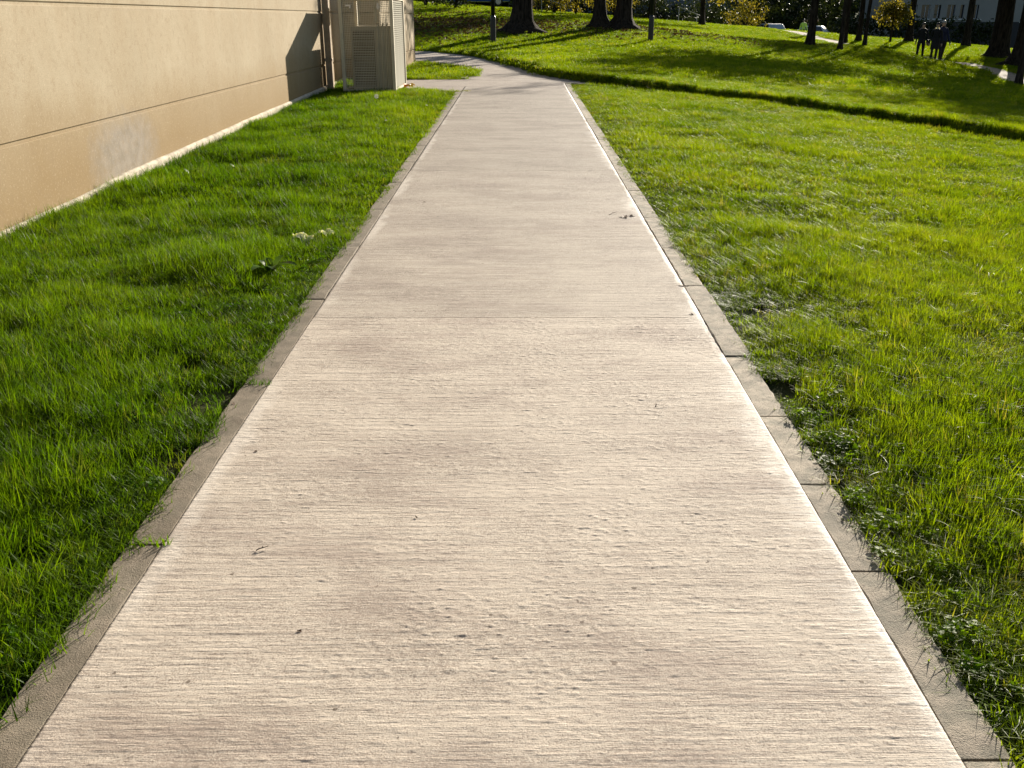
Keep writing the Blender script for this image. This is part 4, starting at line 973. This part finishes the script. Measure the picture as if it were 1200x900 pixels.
weed(-1.45, 5.40, .19, 8, 'large broad leaved weed in the left grass near the kerb', 4)
weed(-1.62, 6.28, .12, 6, 'small yellowish weed left of the white tissues', 5)
weed(-2.60, 8.9, .17, 8, 'leafy weed clump in the grass below the pale stain on the wall', 7)
weed(-2.95, 8.6, .15, 7, 'leafy weed hugging the wall base below the pale stain', 8)
# dandelion clock
DC = empty('dandelion_clock', (-2.1, 14.9, gz(-2.1, 14.9)), 0, 'white dandelion seed head in the grass in front of the cage', 'flower')
MB().tube([(0, 0, 0), (.005, 0, .1), (0, .01, .19)], [.003, .003, .002], 6).build('stem', M['stem'], DC)
pb = MB(); rng = random.Random(2)
for i in range(130):
    v = Vector((rng.gauss(0, 1), rng.gauss(0, 1), rng.gauss(0, 1))).normalized(); c = Vector((0, .01, .2)); q = v.orthogonal().normalized(); q2 = v.cross(q)
    e = c+v*.03; pb.add([c, e+q*.0006, e-q*.0006], [(0, 1, 2)])
    for k in range(3):
        a = k*2.1; d = (q*math.cos(a)+q2*math.sin(a))*.008; pb.add([e-d*.5, e+d, e+v*.004], [(0, 1, 2)])
pb.build('seed_head', M['puff'], DC)
# daisies
dm = MB(); 
for k in range(11):
    a = k/11*6.283; ca, sa = math.cos(a), math.sin(a)
    dm.add([(ca*.003-sa*.0016, sa*.003+ca*.0016, 0), (ca*.003+sa*.0016, sa*.003-ca*.0016, 0), (ca*.013+sa*.0022, sa*.013-ca*.0022, .002), (ca*.013-sa*.0022, sa*.013+ca*.0022, .002)], [(0, 1, 2, 3)])
dme = dm.mesh('petals'); dme.materials.append(M['petal'])
hme = MB().tube([(0, 0, -.001), (0, 0, .002), (0, 0, .0035)], [.0036, .0036, .0015], 8).mesh('heart'); hme.materials.append(M['pollen'])
sme = MB().tube([(0, 0, -.075), (0, 0, -.001)], [.0012, .0012], 5).mesh('stem'); sme.materials.append(M['stem'])
rng = random.Random(21); nd = 0
def daisy(x, y, s, label, group):
    z = gz(x, y)+.085*s+.0
    t = empty('daisy', (x, y, z), rng.uniform(0, 6), label, 'flower', group); t.rotation_euler = (rng.uniform(-.5, .5), rng.uniform(-.5, .5), rng.uniform(0, 6)); t.scale = (s, s, s)
    link('petals', dme, None, t); link('heart', hme, None, t); link('stem', sme, None, t)
for i in range(6): daisy(rng.uniform(-3.2, -1.3), rng.uniform(8, 17), 1.15, 'small white daisy in the grass strip along the tan wall', 'daisies along the tan wall')
for i in range(8): daisy(rng.uniform(3, 9), rng.uniform(14, 26), 1.3, 'small white daisy in the lawn right of the path', 'daisies in the right lawn')

# fallen leaves and twigs on the concrete
def dry_leaf(x, y, s, label, seed, mat='dryleaf'):
    rng = random.Random(seed); mb = leafbit(seed); vs = [(p[0]*s, p[1]*s, abs(p[2])*s*1.3+.0005) for p in mb.v]
    b = len(vs); vs2 = vs+[(p[0], p[1], p[2]+.0012) for p in vs]
    fs = mb.f+[tuple(b+i for i in f[::-1]) for f in mb.f]
    o = MB().add(vs2, fs).build('dead_leaf', M[mat], None, (x, y, G*y-.0005), (0, 0, rng.uniform(0, 6))); tag(o, label, 'leaf', 'dead leaves on the path')
dry_leaf(.86, 7.02, .055, 'curled brown leaf beside the right kerb halfway down the path', 31)
dry_leaf(.92, 7.06, .03, 'brown scrap touching the larger curled leaf by the right kerb', 32)
dry_leaf(.94, 4.62, .014, 'small brown leaf beside the right kerb near its stepped joint', 33)
dry_leaf(-1.13, 3.45, .013, 'small brown scrap on the left kerb below the grass tuft', 34)
dry_leaf(-.93, 3.02, .009, 'tiny orange brown leaf near the left kerb', 35)
dry_leaf(-.55, 1.98, .008, 'tiny brown leaf on the slab in the lower left', 36)
dry_leaf(-.72, 7.6, .02, 'tiny brown leaf on the left side of the farther slab', 37)
def twig(x, y, L, a, label, seed):
    rng = random.Random(seed); mb = MB(); P = [Vector((0, 0, .002))]
    for k in range(4): P.append(P[-1]+Vector((L/4*math.cos(a+rng.uniform(-.6, .6)), L/4*math.sin(a+rng.uniform(-.6, .6)), rng.uniform(-.001, .004))))
    mb.tube(P, [.0018, .0017, .0015, .0012, .0008], 6)
    mb.tube([P[2], P[2]+Vector((L*.15*math.cos(a+1), L*.15*math.sin(a+1), .004))], [.0016, .0008], 5)
    tag(mb.build('twig', M['twig'], None, (x, y, G*y+.0005)), label, 'twig', 'twigs on the path')
twig(-.76, 2.36, .034, .3, 'short dark twig on the lower left slab', 1); twig(.58, 3.42, .022, 1.2, 'short dark twig right of the slab centre', 2)
twig(-.30, 2.55, .014, 2.2, 'tiny dark twig left of the slab centre', 3); twig(.96, 5.15, .10, .1, 'thin twig across the right kerb joint', 4); twig(.75, 7.1, .09, .5, 'thin twig beside the curled brown leaf', 5)
# grass tufts growing in kerb joints
for x, y, lb in ((-1.075, 3.66, 'grass tuft sprouting from the farther left kerb joint'), (-1.075, 2.40, 'grass tuft sprouting from the nearer left kerb joint'), (1.15, 4.02, 'dark grass sprig in the stepped right kerb joint')):
    o = clump(int(y*100), 34, .045, .045, .003, 4, 1.2).build('grass_tuft', M['grass'], None, (x, y, G*y+.004)); o.scale = (1.2, .5, 1); tag(o, lb, 'grass tuft', 'tufts in the kerb joints')
